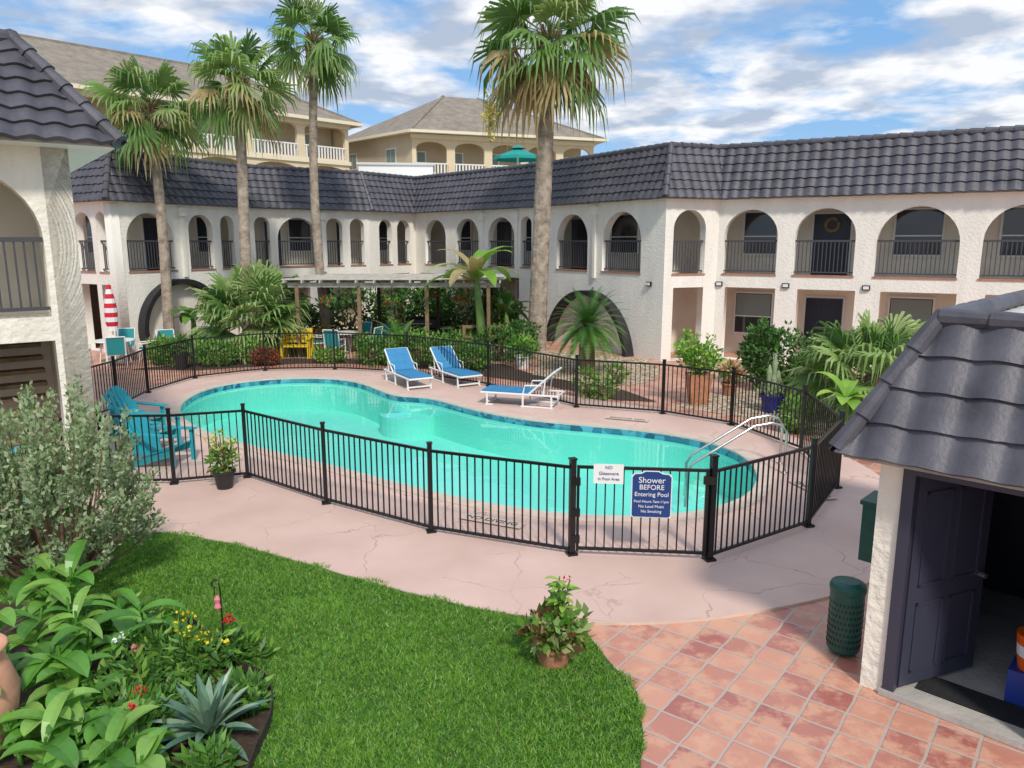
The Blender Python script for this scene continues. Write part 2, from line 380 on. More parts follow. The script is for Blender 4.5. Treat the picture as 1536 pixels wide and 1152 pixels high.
mb=MB();mb.obox(W0,d2,.5,.85,.0,.27,.95,1.5,M['green']);mb.obox(W0,d2,.48,.87,-.0,.29,1.5,1.54,M['green']);mb.obox(W0,d2,.54,.81,.27,.28,1.0,1.45,M['green']);mb.build('green_utility_box')
mb=MB();tx,ty=3.2,6.62
mb.lathe((tx,ty,.03),[(.13,0),(.15,.03),(.155,.6),(.165,.62),(.165,.66),(.15,.69),(.1,.71),(.02,.72)],M['green'],28)
for z in np.arange(.12,.6,.06):
    for j in range(28):
        a=2*math.pi*(j+.5*(round(z/.06)%2))/28;p=(tx+.154*math.cos(a),ty+.154*math.sin(a),z)
        mb.box(p,(.004,.014,.024),M['black'],a)
mb.build('trash_can',smooth=False)

# ------------------------------------------------------------ condos
def condo(name,Q,zb,eave,m,floors,nb,plain=()):
    e=empty(name)
    for i in range(len(Q)-1):
        P0,P1=Vector(Q[i]),Vector(Q[i+1]);d=(P1-P0).normalized();L=(P1-P0).length
        if i in plain:
            panel(name+'_wall_%d'%i,P0,P1,0,eave,.3,[],M['beige3'],e);mb=MB()
            for k in np.linspace(L*.25,L*.75,2):
                for z in floors: mb.obox(P0,d,k-.7,k+.7,-.03,.1,z+1,z+2.4,M['white']);mb.obox(P0,d,k-.6,k-.03,-.05,.1,z+1.1,z+2.3,M['blind']);mb.obox(P0,d,k+.03,k+.6,-.05,.1,z+1.1,z+2.3,M['blind'])
            mb.build(name+'_windows_%d'%i,e);continue
        w=L/nb[i];holes=[];mb=MB()
        for z in floors:
            for k in range(nb[i]):
                holes.append(arch(k*w+.35,(k+1)*w-.35,z+.12,z+2.75,10,flat=.55))
                a,b=k*w+.3,(k+1)*w-.3
                mb.obox(P0,d,a,b,-.02,.1,z+.98,z+1.08,M['white'])
                for q in np.arange(a+.1,b,.28):
                    mb.obox(P0,d,q,q+.12,.0,.08,z+.12,z+.98,M['white'])
                mb.obox(P0,d,k*w+.8,k*w+w*.5,1.97,2.1,z+.2,z+2.2,M['white']);mb.obox(P0,d,k*w+.9,k*w+w*.5-.1,1.95,2.1,z+.25,z+2.1,M['blind'])
            mb.obox(P0,d,-.1,L+.1,-.15,.0,z-.3,z,M['beige2']);mb.obox(P0,d,0.3,L-.3,.3,2,z-.2,z+.05,M['beige2'])
        mb.obox(P0,d,-.1,L+.1,-.2,.0,eave-.45,eave-.1,M['beige2'])
        mb.obox(P0,d,.3,L-.3,.3,2,eave-.25,eave-.1,M['beige']);mb.obox(P0,d,0.3,L-.3,2.02,2.2,0,eave-.05,M['beige3'])
        mb.build(name+'_balconies_%d'%i,e);panel(name+'_facade_%d'%i,P0,P1,0,eave,.3,holes,m,e)
    return e
Q=[(-40.7,35.1),(-13.5,64.3)]
c1=condo('condominium_building',Q,0,13.4,M['beige'],[4.0,7.2,10.4],{0:9})
P0,P1=Vector(Q[0]),Vector(Q[1]);d=(P1-P0).normalized();e=Vector((-d.y,d.x));L=(P1-P0).length
def q3(k,q,z): p=P0+d*k+e*q;return (p.x,p.y,z)
mb=MB();ez=13.4
E=[q3(-1,-.8,ez),q3(L+.8,-.8,ez),q3(L+.8,14,ez),q3(-1,14,ez)];RG=[q3(6,6.6,17.4),q3(L-7,6.6,17.4)]
mb.face([E[0],E[1],RG[1],RG[0]],M['croof']);mb.face([E[1],E[2],RG[1]],M['croof']);mb.face([E[2],E[3],RG[0],RG[1]],M['croof']);mb.face([E[3],E[0],RG[0]],M['croof'])
mb.face([q3(-1,-.8,ez-.05),q3(L+.8,-.8,ez-.05),q3(L+.8,14,ez-.05),q3(-1,14,ez-.05)],M['beige2'])
for a,b in ((E[0],E[1]),(E[1],E[2])): mb.bar(Vector(a)-Vector((0,0,.05)),Vector(b)-Vector((0,0,.05)),.25,M['beige2'])
mb.bar(E[1],RG[1],.22,M['croof']);mb.bar(RG[0],RG[1],.22,M['croof'])
mb.obox(P0,d,L-.1,L,.3,13,0,13.3,M['beige']);mb.obox(P0,d,0,L-.2,12.9,13,0,13.3,M['beige'])
mb.build('condo_hip_roof',c1)
Q=[(-16.2,71.),(-8.1,63.),(7.2,68.5)]
c2=condo('apartment_building',Q,0,12.6,M['beige'],[3,6.1,9.2],{0:2,1:5},plain=(0,))
mb=MB()
E=[(-17,71.2,12.6),(-8.1,61.9,12.6),(8.4,67.9,12.6),(4,84,12.6),(-10,82,12.6)];RG=[(-6.2,71,16.8),(-3.2,72.2,16.8)]
mb.face([E[0],E[1],RG[0]],M['croof']);mb.face([E[1],E[2],RG[1],RG[0]],M['croof']);mb.face([E[2],E[3],RG[1]],M['croof']);mb.face([E[3],E[4],RG[0],RG[1]],M['croof']);mb.face([E[4],E[0],RG[0]],M['croof'])
mb.face([(x,y,12.55) for x,y,z in E],M['beige2'])
for a,b in ((E[0],E[1]),(E[1],E[2]),(E[1],RG[0]),(E[2],RG[1])): mb.bar(a,b,.22,M['croof'] if b in RG else M['beige2'])
mb.build('apartment_hip_roof',c2)
mb=MB();mb.box((-6.8,46,4.1),(4.2,4,8.2),M['white'],.1)
mb.box((-6.8,46,8.26),(4.4,4.2,.12),M['flat'],.1);mb.build('white_annex_building')
mb=MB();x,y=.3,40.
mb.tube([(x,y,5),(x,y,8.7)],.05,M['white'],8)
V=[(x,y,8.65)]+[(x+1.25*math.cos(2*math.pi*j/8),y+1.25*math.sin(2*math.pi*j/8),8.2) for j in range(8)]+[(x+1.25*math.cos(2*math.pi*j/8),y+1.25*math.sin(2*math.pi*j/8),8.05) for j in range(8)]
mb.mesh(V,[(0,1+j,1+(j+1)%8) for j in range(8)]+[(1+j,9+j,9+(j+1)%8,1+(j+1)%8) for j in range(8)],M['awn'])
mb.lathe((x,y,8.62),[(.45,0),(.02,.18)],M['awn'],8);mb.box((x,y,4.95),(3,3,.1),M['flat']);
for sx in (-1.4,1.4): 
    for sy in (-1.4,1.4): mb.bar((x+sx,y+sy,0),(x+sx,y+sy,4.95),.15,M['white'])
mb.build('roof_terrace_umbrella')

# ------------------------------------------------------------ ground surfaces
def catmull(P,n=6,closed=True):
    P=[Vector(p) for p in P];N=len(P);out=[]
    for i in range(N):
        p0,p1,p2,p3=P[(i-1)%N],P[i],P[(i+1)%N],P[(i+2)%N]
        for j in range(n):
            t=j/n;out.append(.5*((2*p1)+(p2-p0)*t+(2*p0-5*p1+4*p2-p3)*t*t+(3*p1-p0-3*p2+p3)*t**3))
    return out
def relax(P,it):
    for _ in range(it): P=[(P[i-1]+P[i]*2+P[(i+1)%len(P)])/4 for i in range(len(P))]
    return P
pool=[(-7.86,17.16),(-8.18,18.74),(-8.0,20.05),(-7.03,21.03),(-5.56,21.24),(-4.49,20.73),(-3.69,19.68),(-3.0,18.66),(-2.16,18.5),(-1.25,17.44),(-.43,16.62),(.47,15.99),(1.32,15.64),(2.41,15.24),(3.17,14.81),(3.83,14.21),(4.23,13.35),(4.2,12.31),(3.86,11.39),(3.35,10.76),(2.64,10.32),(1.84,10.16),(.89,10.21),(.12,10.48),(-.69,10.87),(-1.82,11.62),(-3.14,12.62),(-4.33,13.43),(-5.71,14.46),(-6.83,15.52)]
pool=relax(catmull(pool,5),6)
def offc(P,d):
    out=[];N=len(P)
    for i in range(N):
        t=(P[(i+1)%N]-P[i-1]).normalized();out.append(P[i]+Vector((-t.y,t.x))*d)
    return out
area=sum(pool[i-1].x*pool[i].y-pool[i].x*pool[i-1].y for i in range(len(pool)))
if area>0: pool=pool[::-1]
cop=offc(pool,.26)
deckf=[(-6.5,9.0),(-5.89,9.61),(-4.9,9.9),(-3.67,9.27),(-2.32,8.46),(-1.27,7.85),(-.49,7.46),(.22,7.22),(.71,7.12),(1.26,7.10),(1.96,7.17),(2.42,7.31),(2.98,7.5),(3.82,7.77)]
deck=[Vector(p) for p in [(-8,8.3)]+deckf+[(5.0,8.4),(6.3,10.5),(6.4,12.6),(6.1,14.2),(5.2,16.0),(3.8,17.2),(2.0,17.95),(0.2,20.),(-2.9,22.6),(-5.4,23.3),(-7.8,23.1),(-9.8,21.8),(-10.2,19.2),(-10.4,15),(-10.5,11)]]
dc=relax(catmull([tuple(p) for p in deck],4),25)
def ctr(P): return sum(P,Vector((0,0)))/len(P)
c_=ctr(deck);dh=[c_+(p-c_)*.93 for p in dc]
def newmat(n):
    m=bpy.data.materials.new(n);m.use_nodes=True;return m,m.node_tree,m.node_tree.nodes['Principled BSDF']
def N(nt,t,**k):
    n=nt.nodes.new(t)
    for a,b in k.items(): setattr(n,a,b)
    return n
pm,nt,b=newmat('terracotta_paving')
tc=N(nt,'ShaderNodeTexCoord');mp=N(nt,'ShaderNodeMapping');mp.inputs['Rotation'].default_value=(0,0,R(38));nt.links.new(tc.outputs['Object'],mp.inputs[0])
wn=N(nt,'ShaderNodeTexNoise');wn.inputs['Scale'].default_value=3.5;wn.inputs['Detail'].default_value=3;nt.links.new(tc.outputs['Object'],wn.inputs['Vector'])
mxv=N(nt,'ShaderNodeMix',data_type='VECTOR');mxv.inputs[0].default_value=.035
nt.links.new(mp.outputs[0],mxv.inputs[4]);nt.links.new(wn.outputs['Color'],mxv.inputs[5])
br=N(nt,'ShaderNodeTexBrick',offset=0.,squash=1.);br.inputs['Scale'].default_value=1;br.inputs['Brick Width'].default_value=.3;br.inputs['Row Height'].default_value=.3
br.inputs['Mortar Size'].default_value=.014;br.inputs['Mortar Smooth'].default_value=.3;br.inputs['Bias'].default_value=0
br.inputs['Color1'].default_value=(.66,.32,.22,1);br.inputs['Color2'].default_value=(.40,.13,.11,1);br.inputs['Mortar'].default_value=(.50,.38,.31,1)
nt.links.new(mxv.outputs[1],br.inputs['Vector'])
n1=N(nt,'ShaderNodeTexNoise');n1.inputs['Scale'].default_value=2.6;n1.inputs['Detail'].default_value=8;n1.inputs['Roughness'].default_value=.72;nt.links.new(tc.outputs['Object'],n1.inputs['Vector'])
r1=N(nt,'ShaderNodeValToRGB');r1.color_ramp.elements[0].position=.46;r1.color_ramp.elements[1].position=.56;r1.color_ramp.elements[0].color=(0,0,0,1);r1.color_ramp.elements[1].color=(.7,.7,.7,1)
nt.links.new(n1.outputs['Fac'],r1.inputs[0])
mx=N(nt,'ShaderNodeMix',data_type='RGBA');nt.links.new(r1.outputs[0],mx.inputs[0]);nt.links.new(br.outputs['Color'],mx.inputs[6]);mx.inputs[7].default_value=(.70,.40,.27,1)
mg=N(nt,'ShaderNodeMix',data_type='RGBA');nt.links.new(br.outputs['Fac'],mg.inputs[0]);nt.links.new(mx.outputs[2],mg.inputs[6]);mg.inputs[7].default_value=(.50,.39,.33,1)
nt.links.new(mg.outputs[2],b.inputs['Base Color'])
mr=N(nt,'ShaderNodeMapRange');mr.inputs['To Min'].default_value=.32;mr.inputs['To Max'].default_value=.8;nt.links.new(r1.outputs[0],mr.inputs[0]);nt.links.new(mr.outputs[0],b.inputs['Roughness'])
bp=N(nt,'ShaderNodeBump');bp.inputs['Strength'].default_value=.6;bp.inputs['Distance'].default_value=.01;bp.invert=True;nt.links.new(br.outputs['Fac'],bp.inputs['Height']);nt.links.new(bp.outputs[0],b.inputs['Normal'])
dm,nt,b=newmat('pink_pool_deck')
tc=N(nt,'ShaderNodeTexCoord')
wn=N(nt,'ShaderNodeTexNoise');wn.inputs['Scale'].default_value=2.2;wn.inputs['Detail'].default_value=5;nt.links.new(tc.outputs['Object'],wn.inputs['Vector'])
mxv=N(nt,'ShaderNodeMix',data_type='VECTOR');mxv.inputs[0].default_value=.3;nt.links.new(tc.outputs['Object'],mxv.inputs[4]);nt.links.new(wn.outputs['Color'],mxv.inputs[5])
vo=N(nt,'ShaderNodeTexVoronoi',feature='DISTANCE_TO_EDGE');vo.inputs['Scale'].default_value=1.2;nt.links.new(mxv.outputs[1],vo.inputs['Vector'])
r1=N(nt,'ShaderNodeValToRGB');r1.color_ramp.elements[0].position=.0;r1.color_ramp.elements[1].position=.008;r1.color_ramp.elements[0].color=(1,1,1,1);r1.color_ramp.elements[1].color=(0,0,0,1);nt.links.new(vo.outputs['Distance'],r1.inputs[0])
n2=N(nt,'ShaderNodeTexNoise');n2.inputs['Scale'].default_value=.9;n2.inputs['Detail'].default_value=8;nt.links.new(tc.outputs['Object'],n2.inputs['Vector'])
r2=N(nt,'ShaderNodeValToRGB');r2.color_ramp.elements[0].position=.3;r2.color_ramp.elements[1].position=.7;r2.color_ramp.elements[0].color=(.61,.415,.345,1);r2.color_ramp.elements[1].color=(.72,.51,.435,1);nt.links.new(n2.outputs['Fac'],r2.inputs[0])
n3=N(nt,'ShaderNodeTexNoise');n3.inputs['Scale'].default_value=.9;nt.links.new(tc.outputs['Object'],n3.inputs['Vector'])
r3=N(nt,'ShaderNodeValToRGB');r3.color_ramp.elements[0].position=.42;r3.color_ramp.elements[1].position=.55;nt.links.new(n3.outputs['Fac'],r3.inputs[0])
ml=N(nt,'ShaderNodeMath',operation='MULTIPLY');nt.links.new(r1.outputs[0],ml.inputs[0]);nt.links.new(r3.outputs[0],ml.inputs[1])
ml2=N(nt,'ShaderNodeMath',operation='MULTIPLY');nt.links.new(ml.outputs[0],ml2.inputs[0]);ml2.inputs[1].default_value=.7
mx=N(nt,'ShaderNodeMix',data_type='RGBA');nt.links.new(ml2.outputs[0],mx.inputs[0]);nt.links.new(r2.outputs[0],mx.inputs[6]);mx.inputs[7].default_value=(.3,.19,.15,1)
nt.links.new(mx.outputs[2],b.inputs['Base Color']);b.inputs['Roughness'].default_value=.75
nb=N(nt,'ShaderNodeTexNoise');nb.inputs['Scale'].default_value=60;nt.links.new(tc.outputs['Object'],nb.inputs['Vector']);bp=N(nt,'ShaderNodeBump');bp.inputs['Strength'].default_value=.25;bp.inputs['Distance'].default_value=.01;nt.links.new(nb.outputs['Fac'],bp.inputs['Height']);nt.links.new(bp.outputs[0],b.inputs['Normal'])
M['cop']=mat('coping_beige',(.65,.51,.42),.7,.12,4)
gm,nt,b=newmat('pea_gravel')
tc=N(nt,'ShaderNodeTexCoord');vo=N(nt,'ShaderNodeTexVoronoi');vo.inputs['Scale'].default_value=12;nt.links.new(tc.outputs['Object'],vo.inputs['Vector'])
sp=N(nt,'ShaderNodeSeparateColor');nt.links.new(vo.outputs['Color'],sp.inputs[0])
r1=N(nt,'ShaderNodeValToRGB');e_=r1.color_ramp.elements;e_[0].color=(.22,.14,.09,1);e_[1].color=(.72,.62,.48,1);x=r1.color_ramp.elements.new(.5);x.color=(.48,.35,.24,1);nt.links.new(sp.outputs[0],r1.inputs[0]);nt.links.new(r1.outputs[0],b.inputs['Base Color'])
bp=N(nt,'ShaderNodeBump');bp.inputs['Distance'].default_value=.04;bp.invert=True;nt.links.new(vo.outputs['Distance'],bp.inputs['Height']);nt.links.new(bp.outputs[0],b.inputs['Normal']);b.inputs['Roughness'].default_value=.9
def sheet(name,loops,z,m):
    me=curve_mesh(loops,0,name);me.transform(Matrix.Translation((0,0,z)))
    return mesh_obj(me,name,m)
BIG=600
sheet('ground',[[(-BIG,-BIG),(BIG,-BIG),(BIG,BIG*1.5),(-BIG,BIG*1.5)],dh],-.03,mat('sandy_ground',(.30,.26,.18),.95,.3,.3))
sheet('terracotta_paving',[[(-26,-4),(22,-4),(22,32),(-5,42),(-26,36)],dh],0,pm)
DZ=.03
sheet('pool_deck',[dc,offc(pool,.12)],DZ,dm)
mb=MB()
for a,b_ in zip(dc,dc[1:]+dc[:1]): mb.face([z3(a,DZ),z3(b_,DZ),z3(b_,-.02),z3(a,-.02)],M['cop'])
mb.build('deck_edge')
pe=empty('swimming_pool')
mb=MB();n_=len(pool)
inn=pool;zt=.05
for i in range(n_):
    j=(i+1)%n_;a,b_,c2_,d_=inn[i],inn[j],cop[i],cop[j]
    mb.face([z3(a,zt),z3(b_,zt),z3(d_,zt),z3(c2_,zt)],M['cop']);mb.face([z3(c2_,zt),z3(d_,zt),z3(d_,0),z3(c2_,0)],M['cop']);mb.face([z3(a,zt),z3(b_,zt),z3(b_,.02),z3(a,.02)],M['cop'])
mb.build('coping',pe)
tm,nt,b=newmat('blue_waterline_tile')
tc=N(nt,'ShaderNodeTexCoord');vo=N(nt,'ShaderNodeTexVoronoi');vo.inputs['Scale'].default_value=7;nt.links.new(tc.outputs['Object'],vo.inputs['Vector']);sp=N(nt,'ShaderNodeSeparateColor');nt.links.new(vo.outputs['Color'],sp.inputs[0])
r1=N(nt,'ShaderNodeValToRGB');r1.color_ramp.elements[0].color=(.015,.09,.17,1);r1.color_ramp.elements[1].color=(.10,.40,.50,1);nt.links.new(sp.outputs[0],r1.inputs[0]);nt.links.new(r1.outputs[0],b.inputs['Base Color']);b.inputs['Roughness'].default_value=.2
M['basin']=mat('pool_plaster',(.20,.80,.68),.8,.04,.4)
mb=MB()
for i in range(n_):
    j=(i+1)%n_;a,b_=inn[i],inn[j]
    mb.face([z3(a,.02),z3(b_,.02),z3(b_,-.11),z3(a,-.11)],tm);mb.face([z3(a,-.11),z3(b_,-.11),z3(b_,-.9),z3(a,-.9)],M['basin'])
mb.build('basin_walls',pe)
o=sheet('basin_floor',[offc(pool,.0)],-.9,M['basin']);o.parent=pe
mb=MB()
c=Vector((-2.6,18.7))
for k,z in enumerate((-.4,)):
    r_=.8
    pts=[(c.x+r_*math.cos(t),c.y+r_*math.sin(t)) for t in np.linspace(R(190),R(330),12)]
    mb.face([(c.x,c.y,z)]+[(p[0],p[1],z) for p in pts],M['basin'])
    for p,q in zip(pts[:-1],pts[1:]): mb.face([(p[0],p[1],z),(q[0],q[1],z),(q[0],q[1],z-.5),(p[0],p[1],z-.5)],M['basin'])
mb.build('pool_steps',pe)
wm=bpy.data.materials.new('pool_water');wm.use_nodes=True;nt=wm.node_tree;nt.nodes.clear()
out=N(nt,'ShaderNodeOutputMaterial');tr=N(nt,'ShaderNodeBsdfTransparent');tr.inputs[0].default_value=(.90,1,.99,1);gl=N(nt,'ShaderNodeBsdfGlossy');gl.inputs['Roughness'].default_value=.015
fr=N(nt,'ShaderNodeFresnel');fr.inputs['IOR'].default_value=1.33;tc=N(nt,'ShaderNodeTexCoord');n1=N(nt,'ShaderNodeTexNoise');n1.inputs['Scale'].default_value=2.2;n1.inputs['Detail'].default_value=3;nt.links.new(tc.outputs['Object'],n1.inputs['Vector'])
bp=N(nt,'ShaderNodeBump');bp.inputs['Strength'].default_value=.10;bp.inputs['Distance'].default_value=.05;nt.links.new(n1.outputs['Fac'],bp.inputs['Height']);nt.links.new(bp.outputs[0],gl.inputs['Normal'])
ge=N(nt,'ShaderNodeNewGeometry');iv=N(nt,'ShaderNodeMath',operation='SUBTRACT');iv.inputs[0].default_value=1;nt.links.new(ge.outputs['Backfacing'],iv.inputs[1])
fm=N(nt,'ShaderNodeMath',operation='MULTIPLY');nt.links.new(fr.outputs[0],fm.inputs[0]);nt.links.new(iv.outputs[0],fm.inputs[1])
ms=N(nt,'ShaderNodeMixShader');nt.links.new(fm.outputs[0],ms.inputs[0]);nt.links.new(tr.outputs[0],ms.inputs[1]);nt.links.new(gl.outputs[0],ms.inputs[2]);nt.links.new(ms.outputs[0],out.inputs[0])
me=bpy.data.meshes.new('water');me.from_pydata([(p.x,p.y,-.07) for p in (pool[::-1])],[],[tuple(range(len(pool)))]);me.update()
if me.polygons[0].normal.z<0: me.flip_normals()
o=mesh_obj(me,'water',wm,pe)
def flatM(x,y,z,rot,sx=1): return Matrix.Translation((x,y,z))@Matrix.Rotation(rot,4,'Z')
mk=empty('deck_markings')
for x,y,rot in ((-.28,9.95,R(-25)),(2.55,16.1,R(158)),(4.75,11.3,R(-75)+math.pi)):
    mb=MB();mb.box((x,y,.054),(.95,.22,.006),M['cop'],rot);mb.build('marking_plate',mk)
    text('no_diving_text','NO DIVING',.15,flatM(x,y,.060,rot),M['ring'],mk,ext=.001)

sheet('gravel_bed',[[(.9,24.6),(.6,27.5),(4.6,24.9),(4.6,23.),(4.2,21.3),(3.3,20.2),(2.2,20.4),(.6,22.0)]],.008,gm)
sheet('gravel_bed.001',[[(3.9,17.6),(5.4,16.3),(6.4,14.4),(6.8,12.5),(10.5,13),(11.5,17.5),(8.2,20.5),(6.,19.6),(5.0,18.6)]],.008,gm)
sheet('soil_bed',[[(-11.9,22.9),(-9.7,22.7),(-7.,24.0),(-4.9,24.0),(-2.2,22.7),(.6,20.6),(1.6,19.5),(2.6,18.3),(3.6,18.1),(3.,19.6),(.5,22.3),(-.3,24.),(-4.8,25.),(-7.4,25.2),(-10,24.6)]],.006,M['soil'])
lawn=[(-9.5,3),(-9.5,8.6),(-6.5,9.6),(-4.9,10.5),(-2.3,9.1),(-.4,8.0),(.6,7.7),(.74,7.02),(.9,6.48),(1.1,5.94),(1.06,5.4),(.97,4.99),(.95,3)]
gmat=mat('lawn_base',(.06,.13,.02),.9,.3,4,.6,50)
sheet('lawn_soil',[lawn],.016,gmat)
def inpoly(x,y,P):
    c=np.zeros(len(x),bool);j=len(P)-1
    for i in range(len(P)):
        xi,yi=P[i];xj,yj=P[j]
        k=((yi>y)!=(yj>y))&(x<(xj-xi)*(y-yi)/(yj-yi+1e-12)+xi);c^=k;j=i
    return c
nB=420000
x=rng.uniform(-7.,1.3,nB);y=rng.uniform(4.6,10.4,nB)
edge=.025*np.sin(x*9)+.025*np.sin(y*13)+rng.normal(0,.012,nB)
k=inpoly(x+edge,y+edge,lawn)&~inpoly(x+edge,y+edge,[tuple(p) for p in dc]);x=x[k];y=y[k]
bed=[(-7.2,7.7),(-4.9,7.5),(-3.2,6.9),(-2.67,6.36),(-2.2,6.05),(-2.0,5.6),(-1.96,5.08),(-2.0,4.0),(-7.2,4)]
k=~inpoly(x,y,bed);x=x[k];y=y[k];n=len(x)
cl=np.sin(x*23+np.sin(y*17)*1.5)*np.sin(y*21+np.sin(x*19)*1.5)
h=rng.uniform(.02,.045,n)*(1+.45*cl);th=rng.uniform(0,2*np.pi,n);w=rng.uniform(.004,.009,n);lx=rng.normal(0,.026,n);ly=rng.normal(0,.026,n)
V=np.zeros((n,3,3));z0=.016
V[:,0]=np.stack([x-np.cos(th)*w,y-np.sin(th)*w,np.full(n,z0)],1);V[:,1]=np.stack([x+np.cos(th)*w,y+np.sin(th)*w,np.full(n,z0)],1);V[:,2]=np.stack([x+lx,y+ly,z0+h],1)
me=bpy.data.meshes.new('lawn_grass');me.vertices.add(3*n);me.vertices.foreach_set('co',V.reshape(-1));me.loops.add(3*n);me.loops.foreach_set('vertex_index',np.arange(3*n,dtype=np.int32))
me.polygons.add(n);me.polygons.foreach_set('loop_start',np.arange(0,3*n,3,dtype=np.int32))
gms=[mat('grass_a',(.14,.33,.035),.5,.2,1.2,trans=.3),mat('grass_b',(.21,.41,.055),.5,.2,1.5,trans=.3),mat('grass_c',(.075,.21,.025),.5,trans=.3),mat('grass_d',(.34,.43,.13),.6,trans=.2)]
for m_ in gms: me.materials.append(m_)
pat=np.sin(x*3.1+np.sin(y*2.3))*np.cos(y*3.7+np.sin(x*1.9));idx=rng.choice([0,1,2,3],n,p=[.42,.3,.2,.08]);idx=np.where((pat>.4)&(rng.random(n)<.4),1,idx);idx=np.where((cl<-.35)&(rng.random(n)<.6),2,idx)
me.polygons.foreach_set('material_index',idx.astype(np.int32));me.update();me.validate()
o=bpy.data.objects.new('lawn_grass',me);COL.objects.link(o)
sheet('flower_bed_soil',[bed],.022,M['soil'])
mb=MB();pts=catmull([(-3.3,7.0),(-2.67,6.36),(-2.2,6.05),(-2.0,5.6),(-1.96,5.08),(-2.0,4.4)],5)[:26]
for a,b_ in zip(pts[:-1],pts[1:]):
    dd=(b_-a);mb.obox(a,dd,0,dd.length,-.006,.006,0,.13,M['edging'])
mb.build('garden_edging')

# ------------------------------------------------------------ fence
FP=[(-7.2,11.35),(-6.59,11.6),(-5.5,11.65),(-4.43,12.0),(-2.8,10.72),(-1.1,9.6),(.75,8.85),(2.44,8.68),(4.1,9.8),(5.2,11.45),(5.45,13.61),(4.71,15.62),(3.45,16.7),(1.53,17.4),(-.65,20.05),(-3.12,22.02),(-5.47,22.75),(-7.55,22.53),(-9.15,21.22),(-9.5,19.13),(-9.3,17.2),(-9.4,15.5)]
def fpanel(mb,a,b,H=1.19,zb=.1):
    a,b=Vector(a),Vector(b);d=(b-a).normalized();L=(b-a).length
    for z in (H-.02,zb): mb.obox(a,d,0,L,-.016,.016,z-.018,z+.018,M['black'])
    n=round(L/.108)
    for j in range(1,n):
        k=L*j/n;mb.obox(a,d,k-.0085,k+.0085,-.0085,.0085,zb+.018,H-.038,M['black'])
def fpost(mb,p,h=1.27,w=.058):
    mb.box((p[0],p[1],h/2),(w,w,h),M['black'],.3);mb.box((p[0],p[1],.045),(.13,.13,.03),M['black'],.3);mb.box((p[0],p[1],h+.01),(w*1.25,w*1.25,.02),M['black'],.3)
mb=MB()
for i in range(len(FP)-1):
    if i!=6: fpanel(mb,FP[i],FP[i+1])
    if i>0: fpost(mb,FP[i],1.27 if i!=7 else 1.36,.058 if i not in(6,7) else .072)
mb.build('pool_fence')
gt=empty('pool_gate');mb=MB();ga=Vector(FP[6]);gb=Vector(FP[7]);gd=(gb-ga).normalized();gL=(gb-ga).length
A_=ga+gd*.07;B_=gb-gd*.07;fpanel(mb,A_,B_,1.2,.12)
for p in (A_,B_): mb.obox(p,gd,-.018,.018,-.018,.018,.08,1.2,M['black'])
for z in (.2,.55,.95): mb.obox(ga,gd,-.02,.1,-.045,-.02,z,z+.1,M['black'])
mb.obox(gb,gd,-.12,.03,-.06,-.02,1.02,1.12,M['black']);mb.build('gate_frame',gt)
gn=Vector((gd.y,-gd.x))
def onGate(k,z,o=.03):
    p=ga+gd*k+gn*o
    return Matrix(((gd.x,0,gn.x,p.x),(gd.y,0,gn.y,p.y),(0,1,0,z),(0,0,0,1)))
def plaque(name,k0,k1,z0,z1,m,parent,o=.03,th=.008,shape=False):
    w=k1-k0;h=z1-z0
    if shape:
        P=[(-w/2,-h/2+.02),(-w/2+.02,-h/2),(w/2-.02,-h/2),(w/2,-h/2+.02),(w/2,h/2-.07),(w/2-.03,h/2-.035),(w*.28,h/2-.03),(w*.16,h/2),(-w*.16,h/2),(-w*.28,h/2-.03),(-w/2+.03,h/2-.035),(-w/2,h/2-.07)]
    else: P=[(-w/2,-h/2),(w/2,-h/2),(w/2,h/2),(-w/2,h/2)]
    me=curve_mesh([P],th,name);me.transform(onGate((k0+k1)/2,(z0+z1)/2,o));return mesh_obj(me,name,m,parent)
s1=empty('pool_rules_sign')
kc=.965
plaque('sign_border',.72,1.21,.565,1.165,M['white'],s1,.026,.006,True)
plaque('sign_face',.732,1.198,.577,1.153,M['sign'],s1,.032,.008,True)
for t,sz,z in (('Shower',.105,1.045),('BEFORE',.088,.955),('Entering Pool',.076,.865),('Pool Hours 7am-11pm',.046,.775),('No Loud Music',.05,.712),('No Smoking',.05,.648)):
    text('text_'+t.split()[0].lower(),t,sz,onGate(kc,z,.039),M['white'],s1)
s2=empty('glassware_notice_sign')
plaque('notice_face',.255,.62,.985,1.235,M['white'],s2,.03,.006)
for t,sz,z in (('NO',.055,1.19),('Glassware',.058,1.115),('in Pool Area',.052,1.045)): text('text_'+t.split()[0].lower(),t,sz,onGate(.44,z,.036),M['sign'],s2)

mb=MB()
for ox,oy in ((0,0),(-.12,-.55)):
    P=[(4.75,12.75,0),(4.75,12.75,.75),(4.68,12.78,.86),(4.5,12.8,.9),(4.2,12.78,.85),(3.5,12.65,.45),(3.15,12.6,.25),(3.05,12.58,.1),(3.05,12.58,-.5)]
    P=[(a+ox,b_+oy,c) for a,b_,c in P];mb.tube(P,.024,M['steel'],10);mb.lathe((P[0][0],P[0][1],.03),[(.06,0),(.05,.02)],M['steel'],14)
mb.build('pool_handrail',smooth=True)

